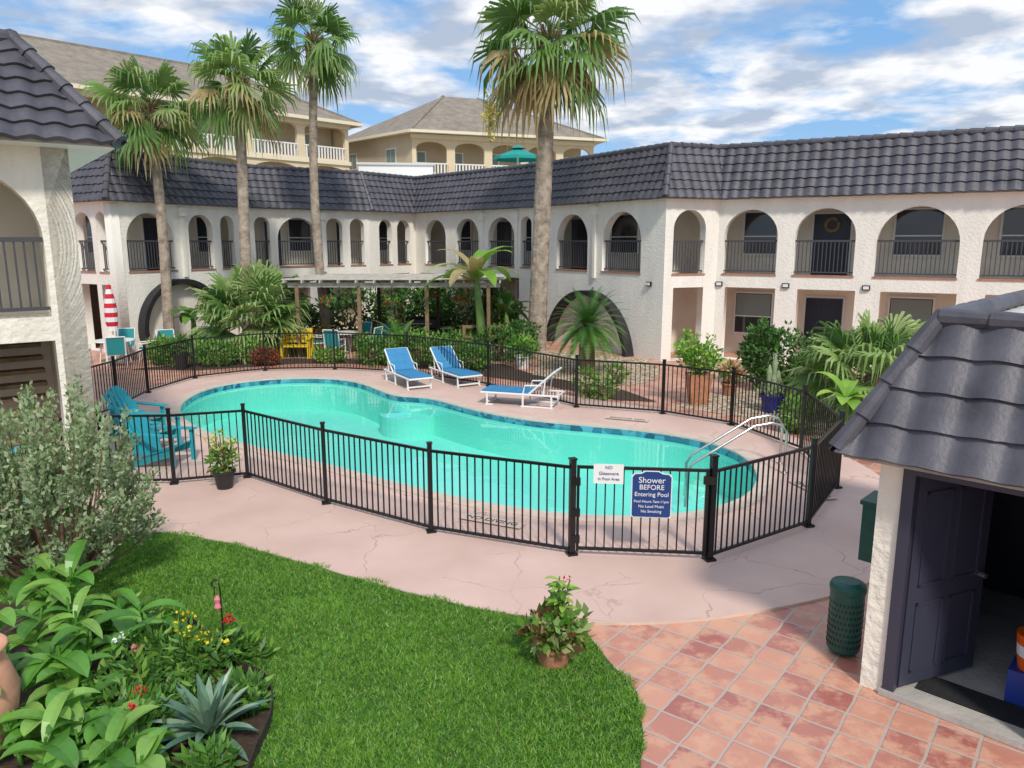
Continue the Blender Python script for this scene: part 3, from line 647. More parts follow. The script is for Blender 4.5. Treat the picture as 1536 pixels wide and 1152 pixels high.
# ------------------------------------------------------------ furniture
def lounger(name,foot,head):
    f=Vector(foot);h=Vector(head);d=(h-f).normalized();mb=MB();W=.33;w=M['white']
    def p(x,y,z): return (f.x+d.x*x-d.y*y,f.y+d.y*x+d.x*y,z)
    for s in (-W,W):
        mb.tube([p(0,s,.34),p(1.25,s,.34),p(1.9,s,.34)],.026,w,6);mb.tube([p(1.2,s,.36),p(1.82,s,.92)],.026,w,6)
        for x in (.15,1.05,1.75): mb.tube([p(x,s,.34),p(x,s,.03)],.026,w,6)
        mb.tube([p(.1,s,.05),p(.3,s,.05)],.022,w,6);mb.tube([p(1.0,s,.05),p(1.8,s,.05)],.022,w,6);mb.tube([p(1.55,s,.34),p(1.6,s,.72)],.018,w,6)
        mb.tube([p(1.05,s,.34),p(1.1,s,.56),p(1.5,s,.58)],.02,w,6)
    for x,z in ((0,.34),(1.9,.34),(1.82,.92),(.15,.1),(1.75,.1)): mb.tube([p(x,-W,z),p(x,W,z)],.024,w,6)
    c=W-.01
    def slab(x0,z0,x1,z1,t=.05):
        V=[p(x0,-c,z0),p(x0,c,z0),p(x1,c,z1),p(x1,-c,z1)];V2=[(a,b_,q+t) for a,b_,q in V];mb.mesh(V+V2,[(3,2,1,0),(4,5,6,7),(0,1,5,4),(1,2,6,5),(2,3,7,6),(3,0,4,7)],M['blue'])
    for k in range(5): slab(.02+.24*k,.35,.02+.24*k+.232,.35)
    for k in range(3): slab(1.24+.19*k,.37+.175*k,1.24+.19*k+.183,.37+.175*k+.17)
    mb.build(name)
lounger('sun_lounger',(-2.4,19.45),(-3.4,21.2));lounger('sun_lounger',(-1.1,19.8),(-2.15,21.5));lounger('sun_lounger',(-.65,18.0),(1.1,17.45))
def chair(name,x,y,rot,fab,frame):
    mb=MB()
    def p(a,b_,z): return (x+a*math.cos(rot)-b_*math.sin(rot),y+a*math.sin(rot)+b_*math.cos(rot),z)
    for s in (-.27,.27):
        mb.tube([p(.27,s,0),p(.25,s,.62),p(-.2,s,.64)],.022,frame,6);mb.tube([p(-.3,s,0),p(-.2,s,.42),p(-.34,s,.98)],.022,frame,6);mb.tube([p(.26,s,.42),p(-.22,s,.4)],.018,frame,6)
    V=[p(.26,-.25,.44),p(.26,.25,.44),p(-.2,.25,.4),p(-.2,-.25,.4),p(-.33,-.25,.97),p(-.33,.25,.97)]
    V2=[(a,b_,c+.02) for a,b_,c in V];mb.mesh(V+V2,[(0,1,2,3),(3,2,5,4),(6,7,8,9),(9,8,11,10),(0,6,7,1),(4,10,11,5)],fab)
    mb.tube([p(-.34,-.27,.98),p(-.34,.27,.98)],.018,frame,6);mb.tube([p(.26,-.27,.2),p(.26,.27,.2)],.014,frame,6)
    mb.build(name)
def table(name,x,y,r,m,umb=False):
    mb=MB();mb.lathe((x,y,.71),[(r,0),(r+.02,.02),(r,.04)],m,24)
    for j in range(4):
        a=j*math.pi/2+.5;mb.tube([(x+r*.75*math.cos(a),y+r*.75*math.sin(a),0),(x+r*.6*math.cos(a),y+r*.6*math.sin(a),.71)],.02,m,6)
    mb.build(name)
tX,tY=-13.05,24.3
table('patio_table',tX,tY,.6,M['white'])
for a in (200,300,20,100): chair('patio_chair',tX+1.0*math.cos(R(a)),tY+1.0*math.sin(R(a)),R(a+180),M['teal2'],M['white'])
chair('patio_chair',-11.6,24.9,R(-60),M['teal2'],M['white'])
chair('patio_chair',-10.5,25.6,R(-60),M['teal2'],M['white'])
mb=MB();mb.tube([(tX,tY,0),(tX,tY,2.7)],.03,M['white'],8);mb.lathe((tX,tY,0),[(.3,0),(.3,.06),(.05,.1)],M['conc'],18)
zz=np.linspace(1.05,2.55,11)
for i in range(10):
    f=lambda z:(.17*math.sin(min(1,(2.62-z)/.9)*1.35)+.03)*(1 if z>1.25 else .8)
    mb.lathe((tX,tY,0),[(f(zz[i]),zz[i]),(f(zz[i+1]),zz[i+1])],M['red'] if i%2 else M['white'],10,False)
mb.build('closed_patio_umbrella')
table('patio_table',-5.9,26.4,.55,M['white'])
for a in (190,260,340,70): chair('patio_chair',-5.9+1.0*math.cos(R(a)),26.4+1.0*math.sin(R(a)),R(a+180),M['teal2'],M['white'])
table('patio_table',-4.2,28.6,.6,M['teal2'])
for a in (170,250,330,60): chair('patio_chair',-4.2+1.0*math.cos(R(a)),28.6+1.0*math.sin(R(a)),R(a+180),M['teal2'],M['darkw'])
def adiron(name,x,y,rot):
    mb=MB();t=M['teal']
    def bx(a0,a1,b0,b1,z0,z1,tilt=None):
        d=(math.cos(rot),math.sin(rot));mb.obox((x,y),d,a0,a1,b0,b1,z0,z1,t)
    def p(a,b_,z): return (x+a*math.cos(rot)-b_*math.sin(rot),y+a*math.sin(rot)+b_*math.cos(rot),z)
    for s in (-.3,.3):
        bx(.3,.38,s-.02,s+.02,0,.6);bx(-.4,-.32,s-.02,s+.02,0,.55);bx(-.45,.42,s-.07,s+.07,.6,.625)
        mb.mesh([p(.35,s-.015,.26),p(.35,s-.015,.38),p(-.5,s-.015,.1),p(-.5,s-.015,0),p(.35,s+.015,.26),p(.35,s+.015,.38),p(-.5,s+.015,.1),p(-.5,s+.015,0)],[(0,1,2,3),(7,6,5,4),(0,4,5,1),(1,5,6,2)],t)
    for k in range(6):
        a=.33-k*.11;z=.385-k*.037;mb.mesh([p(a,-.28,z),p(a,.28,z),p(a-.09,.28,z-.03),p(a-.09,-.28,z-.03),p(a,-.28,z+.02),p(a,.28,z+.02),p(a-.09,.28,z-.01),p(a-.09,-.28,z-.01)],[(4,5,6,7),(0,1,5,4),(0,3,2,1)],t)
    for k in range(6):
        b0=-.27+k*.092;hh=1.0-.018*(k-2.5)**2
        mb.mesh([p(-.25,b0,.2),p(-.25,b0+.08,.2),p(-.58,b0+.08,hh),p(-.58,b0,hh),p(-.27,b0,.2),p(-.27,b0+.08,.2),p(-.6,b0+.08,hh),p(-.6,b0,hh)],[(0,1,2,3),(7,6,5,4),(0,4,5,1),(2,6,7,3),(0,3,7,4),(1,5,6,2)],t)
    mb.build(name)
adiron('adirondack_chair',-6.15,12.8,R(-10));adiron('adirondack_chair',-6.85,13.8,R(-15));adiron('adirondack_chair',-7.6,14.8,R(-20))
mb=MB();bx_,by_=-7.35,25.3
for s in (-.45,.45):
    mb.box((bx_+s,by_-.2,.35),(.09,.09,.7),M['yellow']);mb.box((bx_+s,by_+.25,.5),(.09,.09,1.0),M['yellow']);mb.box((bx_+s,by_,.68),(.12,.6,.05),M['yellow'])
for k in range(4): mb.box((bx_,by_-.22+.13*k,.42),(.9,.11,.04),M['yellow'])
for k in range(4): mb.box((bx_,by_+.25,.55+.13*k),(.9,.03,.1),M['yellow'])
mb.build('yellow_garden_bench')
pg=empty('pergola');mb=MB();w=M['wood'];X0,X1,Y0,Y1=-7.6,-.4,25.2,29.6
for x_ in (X0+.3,-5.2,-2.9,X1-.4):
    for y_ in (Y0+.3,Y1-.3): mb.box((x_,y_,1.22),(.12,.12,2.44),M['brown'] if y_<27 else M['darkw'])
for y_ in (Y0+.3,Y1-.3): mb.box(((X0+X1)/2,y_,2.47),(X1-X0,.1,.16),w)
for k in range(13):
    x_=X0+(X1-X0)*k/12;mb.box((x_,(Y0+Y1)/2,2.60),(.05,Y1-Y0+.4,.09),w)
for k in range(29): mb.box(((X0+X1)/2,Y0+.1+(Y1-Y0-.2)*k/28,2.66+.015*math.sin(k)),(X1-X0+.3+.1*math.sin(k*2.3),.15,.025),w)
mb.build('pergola_frame',pg)
mb=MB();gx,gy=-3.3,27.2
mb.box((gx,gy,.45),(1.3,.6,.7),M['black']);mb.box((gx-.95,gy,.82),(.5,.5,.04),M['steel']);mb.box((gx+.95,gy,.82),(.5,.5,.04),M['steel'])
mb.tube([(gx-.55,gy,.95),(gx+.55,gy,.95)],.3,M['black'],14);mb.tube([(gx-.4,gy-.34,1.0),(gx+.4,gy-.34,1.0)],.02,M['steel'],6);mb.build('barbecue_grill')
mb=MB();mb.box((-2.4,26.,.3),(1.6,.3,.05),M['brown']);
mb.box((-1.0,25.6,1.05),(1.4,.08,.09),M['brown'],.15);mb.box((-1.0,25.6,.7),(1.4,.06,.08),M['brown'],.15)
for s in (-.65,0,.65): mb.box((-1+s,25.6+s*.15,.55),(.1,.1,1.1),M['brown'],.15)
for s in (-.7,.7): mb.box((-2.4+s,26,.14),(.08,.28,.28),M['brown'])
mb.build('wooden_rail_bench')

# ------------------------------------------------------------ plants
def leafcloud(mb,c,rad,n,size,ms,el=2.2,shell=.5,flat=0.):
    u=rng.normal(size=(n,3));u/=np.linalg.norm(u,axis=1)[:,None]
    r=rng.uniform(shell,1,n)**.7;lump=1+.22*np.sin(u[:,0]*5+c[0])*np.cos(u[:,1]*4+u[:,2]*5)
    P=u*(r*lump)[:,None]*np.array(rad)+np.array(c)
    P[:,2]=np.maximum(P[:,2],.03)
    d=u*.6+rng.normal(size=(n,3))*.6;d[:,2]+=.25-flat;d/=np.linalg.norm(d,axis=1)[:,None]
    s=np.cross(d,rng.normal(size=(n,3)));s/=np.linalg.norm(s,axis=1)[:,None]
    L=size*rng.uniform(.6,1.3,n)[:,None];w=L/el/2
    A=np.stack([P,P+d*L*.45+s*w,P+d*L,P+d*L*.45-s*w],1)
    mb.quads(A,ms,rng.integers(0,len(ms),n))
def blade(mb,o,d,L,W,droop,m,n=6,fold=.25,rise=0.):
    o=Vector(o);d=Vector(d).normalized();side=d.cross(Vector((0,0,1)))
    if side.length<.05: side=Vector((1,0,0))
    side.normalize();V=[];p=o.copy();dd=d.copy()
    for i in range(n+1):
        t=i/n;wd=W*(math.sin(math.pi*min(1,(t*.9+.08)))**.8)*.5
        if i==n: wd=.001
        up=side.cross(dd).normalized()
        V+=[p+side*wd+up*wd*fold,p.copy(),p-side*wd+up*wd*fold]
        p=p+dd*(L/n);dd=(dd+Vector((0,0,-droop/n))).normalized()
    F=[]
    for i in range(n): b=3*i;F+=[(b,b+3,b+4,b+1),(b+1,b+4,b+5,b+2)]
    mb.mesh(V,F,m)
def fan(mb,o,d,pet,Rr,m,nseg=18,droop=.35,spread=115,pm_=None,tipm=None):
    o=Vector(o);d=Vector(d).normalized();side=d.cross(Vector((0,0,1)))
    if side.length<.05: side=Vector((1,0,0))
    side.normalize();up=side.cross(d).normalized();c=o+d*pet-Vector((0,0,pet*.12))
    mb.bar(o,c,.03,pm_ or m);V=[c];F=[];da=R(spread)*2/nseg;roll=random.uniform(-.6,.6)
    side=(side*math.cos(roll)+up*math.sin(roll)).normalized();up=side.cross(d).normalized()
    for i in range(nseg):
        a=-R(spread)+da*(i+.5)+random.uniform(-.03,.03);rr=Rr*(.72+.28*math.cos(a))*random.uniform(.85,1.1);dr_=droop*random.uniform(.5,1.4)
        def q(ang,r_,dr,lift=0): 
            v=d*math.cos(ang)+side*math.sin(ang);return c+v*r_-up*(.10*rr*abs(math.sin(ang)))+up*lift-Vector((0,0,dr*rr))
        k=len(V);V+=[q(a-da*.48,rr*.42,.02),q(a,rr*.43,.0,.03*Rr),q(a+da*.48,rr*.42,.02),q(a-da*.22,rr*.74,dr_*.35),q(a+da*.22,rr*.74,dr_*.35),q(a+random.uniform(-.06,.06),rr*(.98-.25*dr_),dr_*1.15)]
        F+=[(0,k,k+1),(0,k+1,k+2),(k,k+3,k+1),(k+1,k+4,k+2),(k+1,k+3,k+4),(k+3,k+5,k+4)]
    mb.mesh(V,F,m)
def crown(mb,c,Rr,n,ms,lo=-60,hi=80,skirt=True,petf=.42,nseg=18,droop=.3):
    for i in range(n):
        t=(i+.5)/n;el=hi+(lo-hi)*t**.85+random.uniform(-10,10);az=i*2.39996+random.uniform(-.4,.4)
        d=(math.cos(R(el))*math.cos(az),math.cos(R(el))*math.sin(az),math.sin(R(el)))
        if el<-35 and skirt: m=random.choice(ms[4:6]+ms[2:4])
        elif el<-5 and skirt: m=random.choice([ms[0],ms[2],ms[2],ms[4],ms[3]])
        else: m=random.choice(ms[:4])
        s=Rr*random.uniform(.8,1.12);fan(mb,c,d,s*petf,s*(1-petf),m,nseg,droop*(1.4 if el<0 else 1),pm_=ms[1])
def palm(name,base,top,r0,r1,Rr,n,seed,bend=0.):
    random.seed(seed);mb=MB();b_=Vector(base);t=Vector(top);pts=[];rs=[]
    for i in range(61):
        f=i/60;p=b_.lerp(t,f)+Vector((math.sin(f*math.pi)*bend,0,0));pts.append(p);rs.append((r0+(r1-r0)*f**.6)*(1+.03*(i%2)+random.uniform(-.012,.012))*(1.2 if i==0 else 1))
    mb.tube(pts,rs,M['trunk'],14)
    for i in range(90):
        a=random.uniform(0,6.28);z=random.uniform(-.8,.2);q=t+Vector((math.cos(a)*r1,math.sin(a)*r1,z));mb.bar(q,q+Vector((math.cos(a)*.2,math.sin(a)*.2,.26)),.05,random.choice([M['brown'],L_palm[5],M['bark']]))
    crown(mb,t+Vector((0,0,.2)),Rr,n,L_palm,petf=.45,droop=.42,nseg=22)
    mb.build(name)
palm('washingtonia_palm_tree',(-12.3,26.6,0),(-12.35,26.8,8.25),.2,.15,2.25,32,1,.08)
palm('washingtonia_palm_tree',(-9.25,26,0),(-9.0,26,8.9),.21,.16,2.2,32,2)
palm('washingtonia_palm_tree',(-7.2,29,0),(-7.2,29,10.9),.19,.14,2.15,30,3,-.25)
palm('washingtonia_palm_tree',(.85,26.0,0),(1.22,26,10.3),.36,.25,3.0,42,4)
mb=MB();random.seed(5)
mb.tube([(1.0,25.9,10.1),(.1,25.6,10.0),(-.6,25.5,9.0),(-.75,25.5,7.4)],.03,L_palm[4],6)
leafcloud(mb,(-.72,25.5,7.9),(.2,.2,.9),380,.15,[L_palm[4],L_palm[2],M['petY']],3,.1);mb.build('palm_flower_stalk')
def pinn(mb,o,az,L,el,ms,droop=1.3,lw=.2,n=30):
    p=Vector(o);d=Vector((math.cos(R(el))*math.cos(az),math.cos(R(el))*math.sin(az),math.sin(R(el))));side=Vector((-math.sin(az),math.cos(az),0));V=[];F=[];m=random.choice(ms)
    for i in range(n):
        q=p+d*(L/n);w=lw*math.sin(math.pi*min(1,(i/n)*.85+.12))
        for s in (-1,1):
            k=len(V);tip=p+side*s*w+d*w*.45+Vector((0,0,.18*w));V+=[p,p+d*(L/n*.8),tip];F.append((k,k+1,k+2))
        p=q;d=(d+Vector((0,0,-droop/n))).normalized()
    mb.mesh(V,F,m)
def sago(name,x,y,zt,Rr,n,ms,r=.15,seed=1):
    random.seed(seed);mb=MB();mb.tube([(x,y,0),(x,y,zt*.5),(x,y,zt)],[r*1.3,r*1.2,r],M['bark'],12)
    for i in range(n):
        el=78-105*(i/n)**.9;pinn(mb,(x,y,zt),i*2.39996,Rr*random.uniform(.9,1.1),el,ms)
    mb.build(name)
sago('sago_palm',2.25,22.2,1.4,1.4,90,[L_dark[1],L_dark[2],L_mid[0],L_dark[0],L_fan[2]],.2)
sago('sago_palm',-3.7,24.4,.55,1.2,44,[L_fan[0],L_fan[1],L_mid[0]],.12,3)
mb=MB();random.seed(8)
crown(mb,(-9.0,26.1,1.25),2.6,75,L_fan+L_fan[:2],lo=-25,hi=88,skirt=False,petf=.5,nseg=22,droop=.3);mb.tube([(-9,26.1,0),(-9,26.1,1.3)],.3,M['bark'],10);mb.build('fan_palm_shrub')
mb=MB();crown(mb,(8.1,16.3,.95),2.1,50,L_fan+L_fan[:2],lo=-15,hi=85,skirt=False,petf=.5,nseg=22,droop=.5);mb.tube([(8.1,16.3,0),(8.1,16.3,1.)],.25,M['bark'],10);mb.build('fan_palm_shrub')
def banana(name,x,y,h,n,L,W,ms,seed,lean=(0,0)):
    random.seed(seed);mb=MB();t=Vector((x+lean[0],y+lean[1],h));mb.tube([(x,y,0),(x+lean[0]*.3,y+lean[1]*.3,h*.5),t],[W*.35,W*.3,W*.16],L_fan[0],10)
    for i in range(n):
        el=random.uniform(25,75);az=i*2.39996;d=(math.cos(R(el))*math.cos(az),math.cos(R(el))*math.sin(az),math.sin(R(el)))
        blade(mb,t-Vector((0,0,.3*random.random()*min(1,h))),d,L*random.uniform(.8,1.1),W,1.9,random.choice(ms),9,.2)
    mb.build(name)
banana('banana_plant',-1.,25.0,2.8,13,2.1,.48,[L_fan[1],L_fan[3],L_brt[0],L_palm[2],L_palm[4]],4,(-.2,0))
banana('banana_plant',-.2,27.6,1.5,9,1.3,.35,L_dark,5)
banana('bird_of_paradise_plant',-11.5,26.9,1.3,11,1.2,.38,L_mid+L_dark[:2],6)
banana('canna_plant',6.6,14.5,.9,9,.9,.3,L_brt,7)
banana('banana_plant',-.8,29.2,1.6,9,1.3,.35,L_dark,15)
def shrub(name,parts,ms,size=.12,n=1500,el=2.2):
    mb=MB()
    for c,r in parts:
        leafcloud(mb,c,r,n,size,ms,el);
        for k in range(6):
            a=random.uniform(0,6.28);mb.bar((c[0],c[1],0),(c[0]+r[0]*.5*math.cos(a),c[1]+r[1]*.5*math.sin(a),c[2]),.03,M['bark'])
    mb.build(name)
shrub('garden_shrub',[((-3.1,23.5,.55),(1.0,.7,.6)),((-2.0,23.0,.6),(.8,.6,.6)),((-4.4,23.9,.4),(.6,.5,.45)),((-1.2,23.0,.35),(.6,.5,.4))],L_mid+L_dark[1:2],.13,1100)
shrub('garden_shrub',[((-.4,24.6,.6),(1.0,.7,.6)),((.3,25.0,.7),(.6,.5,.6))],L_dark+L_mid[:1],.14,1200)
shrub('garden_shrub',[((7.2,19.6,.8),(.95,.9,.85)),((7.9,19.2,.5),(.8,.7,.55)),((6.7,19.9,1.0),(.5,.5,.75))],L_dark+L_mid[:1],.15,1500)
shrub('garden_shrub',[((-10.6,23.6,.5),(.9,.5,.5)),((-9.4,23.6,.4),(.7,.5,.4)),((-11.4,24.0,.4),(.4,.4,.45))],L_mid,.14,800)
shrub('garden_shrub',[((-8.5,24.3,.4),(.6,.5,.4)),((-6.0,24.3,.22),(.5,.4,.22))],L_brt+L_mid,.13,700)
shrub('red_leaf_shrub',[((-7.9,23.7,.28),(.45,.35,.28))],L_red,.13,700)
shrub('garden_shrub',[((1.9,18.6,.4),(.3,.3,.4)),((2.3,18.4,.3),(.3,.3,.3)),((2.9,20.5,.3),(.3,.3,.3))],L_mid+L_palm[2:3],.12,350)
shrub('background_shrubbery',[((-6.6,31.6,.9),(1.6,.8,1.2)),((-4.5,33,.9),(1.6,.8,1.2)),((-2.2,31.2,.9),(1.6,.8,1.3)),((-.6,29.6,.9),(1.0,.7,1.1)),((-8.6,29.9,.7),(.9,.7,.9)),((-3.4,31.6,.9),(1.2,.6,1.3))],L_dark,.24,1500)
shrub('garden_shrub',[((5.9,15.1,.35),(.35,.35,.4)),((6.9,13.6,.4),(.5,.4,.45)),((8.9,18.2,.4),(.6,.5,.5))],L_mid+L_brt[:1],.13,500)
for hx_,hy_ in ((-6.3,25.6),(-4.1,25.6),(-1.7,25.6),(-3.,29.)):
    mb=MB();mb.tube([(hx_,hy_,2.4),(hx_,hy_,1.95)],.01,M['black'],5);mb.lathe((hx_,hy_,1.75),[(.08,0),(.15,.16),(.16,.2)],M['brown'],12);leafcloud(mb,(hx_,hy_,1.95),(.25,.25,.16),130,.13,L_mid+L_dark[:1]+[M['petR']],2.4,.2);mb.build('hanging_basket')
def pot(mb,x,y,z,r,h,m,sq=False):
    mb.lathe((x,y,z),[(r*.7,0),(r*.95,h*.85),(r*1.08,h*.86),(r*1.08,h),(r*.95,h),(r*.93,h*.9)],m,22,False);mb.lathe((x,y,z+h*.88),[(r*.92,0),(.01,.01)],M['soil'],18)
for k,(x_,y_,mm) in enumerate(((-5.0,24.9,'terra'),(-7.0,27.4,'terra'),(-2.2,24.6,'blackpot'),(5.6,18.9,'terra'),(-1.7,27.0,'bluepot'),(-9.6,27.6,'terra'))):
    mb=MB();pot(mb,x_,y_,0,.2,.34,M[mm]);leafcloud(mb,(x_,y_,.6),(.3,.3,.3),230,.15,(L_mid,L_brt,L_dark)[k%3]+([M['petR']] if k%2 else []),2.6,.2);mb.build('potted_shrub')
mb=MB();x_,y_=4.55,17.9;V=[(x_+s*.19,y_+t*.19,0) for s,t in ((-1,-1),(1,-1),(1,1),(-1,1))]+[(x_+s*.28,y_+t*.28,.75) for s,t in ((-1,-1),(1,-1),(1,1),(-1,1))]
mb.mesh(V,[(0,1,5,4),(1,2,6,5),(2,3,7,6),(3,0,4,7),(4,5,6,7)],M['terra']);leafcloud(mb,(x_,y_,1.12),(.5,.5,.4),520,.16,L_brt+L_mid,2,.2)
for k in range(14):
    a=random.uniform(0,6.28);e2=Vector((x_+.5*math.cos(a),y_+.5*math.sin(a),1.3+random.random()*.4));mb.bar((x_,y_,.7),e2,.015,L_brt[2]);leafcloud(mb,tuple(e2),(.1,.1,.12),16,.13,L_brt,2,.1)
mb.build('tall_brown_planter')
mb=MB();pot(mb,6.05,17.0,0,.27,.42,M['bluepot'])
for dx,h_ in ((-.12,.75),(.02,1.0),(.13,.6),(.0,.55)): mb.lathe((6.05+dx,17+dx*.5,.38),[(.05,0),(.065,h_*.3),(.05,h_*.5),(.065,h_*.75),(.02,h_)],L_sage[1],8)
leafcloud(mb,(6.05,17,.5),(.28,.28,.15),150,.15,L_sage,4);mb.build('blue_cactus_planter')
mb=MB();pot(mb,.35,23.2,0,.26,.4,M['white']);leafcloud(mb,(.35,23.2,.65),(.5,.5,.35),400,.18,L_mid,3);mb.build('white_planter')
mb=MB();pot(mb,-10.3,23.0,0,.22,.5,M['blackpot']);leafcloud(mb,(-10.3,23,.7),(.25,.25,.3),200,.16,L_dark,3);mb.build('black_planter')
mb=MB();pot(mb,-4.6,11.45,0.03,.17,.3,M['blackpot']);leafcloud(mb,(-4.6,11.45,.5),(.22,.22,.2),230,.11,L_mid+L_red[:1],2.4,.2)
for k in range(9):
    a=random.uniform(0,6.28);e2=Vector((-4.6+.2*math.cos(a),11.45+.2*math.sin(a),.7+random.random()*.25));mb.bar((-4.6,11.45,.3),e2,.012,L_mid[2]);leafcloud(mb,tuple(e2),(.05,.05,.06),9,.07,L_brt+[M['petY']],1.8,.1)
mb.build('potted_flower')
random.seed(21)
mb=MB();px,py=.39,6.42;pot(mb,px,py,.02,.2,.22,M['terra'])
leafcloud(mb,(px,py,.36),(.29,.29,.18),460,.13,[L_mid[0],L_fan[3],L_red[2],L_fan[0],L_brt[2],L_palm[4]],1.9,.2)
for k in range(9):
    a=random.uniform(0,6.28);r_=random.uniform(.02,.12);q=Vector((px+.05+r_*math.cos(a),py+r_*math.sin(a),random.uniform(.6,.88)));mb.bar((px,py,.2),q,.012,L_mid[0])
    for j in range(5):
        f=random.uniform(.5,1);o_=Vector((px,py,.2)).lerp(q,f);az=random.uniform(0,6.28);blade(mb,o_,(math.cos(az),math.sin(az),.5),.15,.065,1.,random.choice(L_brt),4)
    if k<3: leafcloud(mb,tuple(q),(.012,.012,.04),6,.035,[M['petR']],2)
mb.build('potted_plant')
random.seed(31);mb=MB();bx,by=-5.05,7.85
for k in range(150):
    a=random.uniform(0,6.28);r_=random.uniform(.1,1.)**.6;tz=2.5-1.2*r_**2+random.uniform(-.45,.25)
    if random.random()<.35: tz=random.uniform(.6,1.4)
    st=Vector((bx+.12*math.cos(a),by+.12*math.sin(a),0.1));tp=Vector((bx+1.15*r_*math.cos(a),by+.9*r_*math.sin(a),tz));md=st.lerp(tp,.5)+Vector((math.cos(a)*.12,math.sin(a)*.1,.0))
    if k%2==0: mb.tube([st,md,tp],[.022,.012,.005],M['bark'],5,False)
    n=105;f=rng.uniform(.25,1.08,n);A=np.array(md)[None]*(1-f[:,None])+np.array(tp)[None]*f[:,None];A+=rng.normal(0,.028,(n,3))
    d=rng.normal(size=(n,3))*.55+np.array((tp-md).normalized())[None]*.9;d/=np.linalg.norm(d,axis=1)[:,None];s=np.cross(d,rng.normal(size=(n,3)));s/=np.linalg.norm(s,axis=1)[:,None]
    L=rng.uniform(.04,.085,n)[:,None];mb.quads(np.stack([A,A+d*L*.5+s*L*.27,A+d*L,A+d*L*.5-s*L*.27],1),L_sage,rng.integers(0,4,n))
mb.build('texas_sage_bush')
banana('ginger_plant',-6.4,9.2,1.1,12,.6,.18,L_brt,41);banana('ginger_plant',-6.9,8.6,1.3,12,.6,.18,L_mid,42);banana('ginger_plant',-6.1,8.4,.8,12,.6,.18,L_mid,43)
mb=MB();pot(mb,-5.9,9.3,0.03,.2,.4,M['terra']);leafcloud(mb,(-5.9,9.3,.6),(.3,.3,.25),200,.12,L_mid,2);mb.build('terracotta_planter')
adiron('adirondack_chair',-6.9,9.9,R(-70))
random.seed(51)
def canna(name,x,y,h,n,ms,L=.42,W=.16):
    mb=MB()
    for s in range(3):
        ox,oy=random.uniform(-.14,.14),random.uniform(-.14,.14);hh=h*random.uniform(.7,1);tp=Vector((x+ox*1.8,y+oy*1.8,hh));mb.tube([(x+ox,y+oy,0),tp],[.016,.01],ms[0],6)
        for i in range(n):
            f=.25+.75*i/n;az=i*2.2+s;el=random.uniform(20,60);blade(mb,Vector((x+ox,y+oy,0)).lerp(tp,f),(math.cos(R(el))*math.cos(az),math.cos(R(el))*math.sin(az),math.sin(R(el))),L*random.uniform(.6,1.15),W*random.uniform(.6,1.15),1.5,random.choice(ms),7,.35)
    mb.build(name)
for x_,y_,h_ in ((-4.35,6.7,.75),(-3.95,6.25,.7),(-4.5,6.1,.8),(-3.7,5.7,.6),(-4.1,5.4,.6),(-3.45,5.2,.45),(-3.1,4.9,.4),(-2.75,4.75,.35),(-4.9,7.1,.8),(-3.65,6.55,.5),(-3.6,5.0,.45)):
    canna('canna_lily_plant',x_,y_,h_,7,L_canna)
mb=MB()
for c,r in (((-3.2,5.75,.2),(.45,.4,.28)),((-2.85,6.15,.2),(.38,.3,.3)),((-3.0,5.3,.2),(.35,.3,.25)),((-2.6,6.4,.15),(.3,.2,.2)),((-3.3,6.4,.15),(.4,.3,.22)),((-2.3,5.75,.08),(.22,.25,.12)),((-2.75,5.6,.12),(.3,.3,.2)),((-3.9,6.9,.12),(.5,.35,.2)),((-2.25,4.85,.1),(.2,.25,.14))): leafcloud(mb,c,r,520,.13,L_mid+L_dark[1:3],3.6,.1)
for c,m_,n in (((-2.6,6.35,.5),'petR',34),((-2.85,6.15,.46),'petY',26),((-2.65,6.15,.42),'petY',16),((-3.0,6.3,.44),'petY',14),((-3.25,5.9,.45),'petP',24),((-2.9,5.1,.42),'petR',18),((-2.95,5.35,.4),'petR',14),((-3.5,6.1,.45),'white',14),((-3.1,6.55,.4),'petY',10)): leafcloud(mb,c,(.04,.04,.03) if m_!='petY' else (.12,.1,.05),n,.04,[M[m_]],1.4)
mb.build('flowering_plants')
mb=MB()
for i in range(40):
    el=80-62*(i/40);az=i*2.39996;blade(mb,(-2.4,5.3,.04),(math.cos(R(el))*math.cos(az),math.cos(R(el))*math.sin(az),math.sin(R(el))),.52*random.uniform(.8,1.1),.08,.7,random.choice(L_agave),7,.55)
mb.build('agave_plant')
mb=MB()
for i in range(80):
    el=random.uniform(25,85);az=random.uniform(0,6.28);blade(mb,(-4.75,7.2,.02),(math.cos(R(el))*math.cos(az),math.cos(R(el))*math.sin(az),math.sin(R(el))),.5,.018,1.3,random.choice(L_sage+L_fan),6,.2)
mb.build('ornamental_grass')
mb=MB();mb.lathe((-4.1,5.15,0.02),[(.16,0),(.26,.25),(.3,.5),(.24,.72),(.2,.8),(.26,.86),(.24,.88),(.18,.8)],M['terral'],26,False);mb.build('terracotta_urn',smooth=True)
mb=MB();hx,hy=-2.66,6.33
mb.tube([(hx,hy,0),(hx,hy,.8),(hx-.01,hy,.86),(hx-.04,hy,.89),(hx-.07,hy,.86),(hx-.07,hy,.82)],.007,M['black'],6)
mb.tube([(hx-.05,hy,.82),(hx-.05,hy,.74)],.004,M['black'],5);mb.lathe((hx-.03,hy,.6),[(.02,0),(.035,.02),(.022,.06),(.03,.1),(.012,.13)],M['petP'],14);mb.build('hummingbird_feeder')

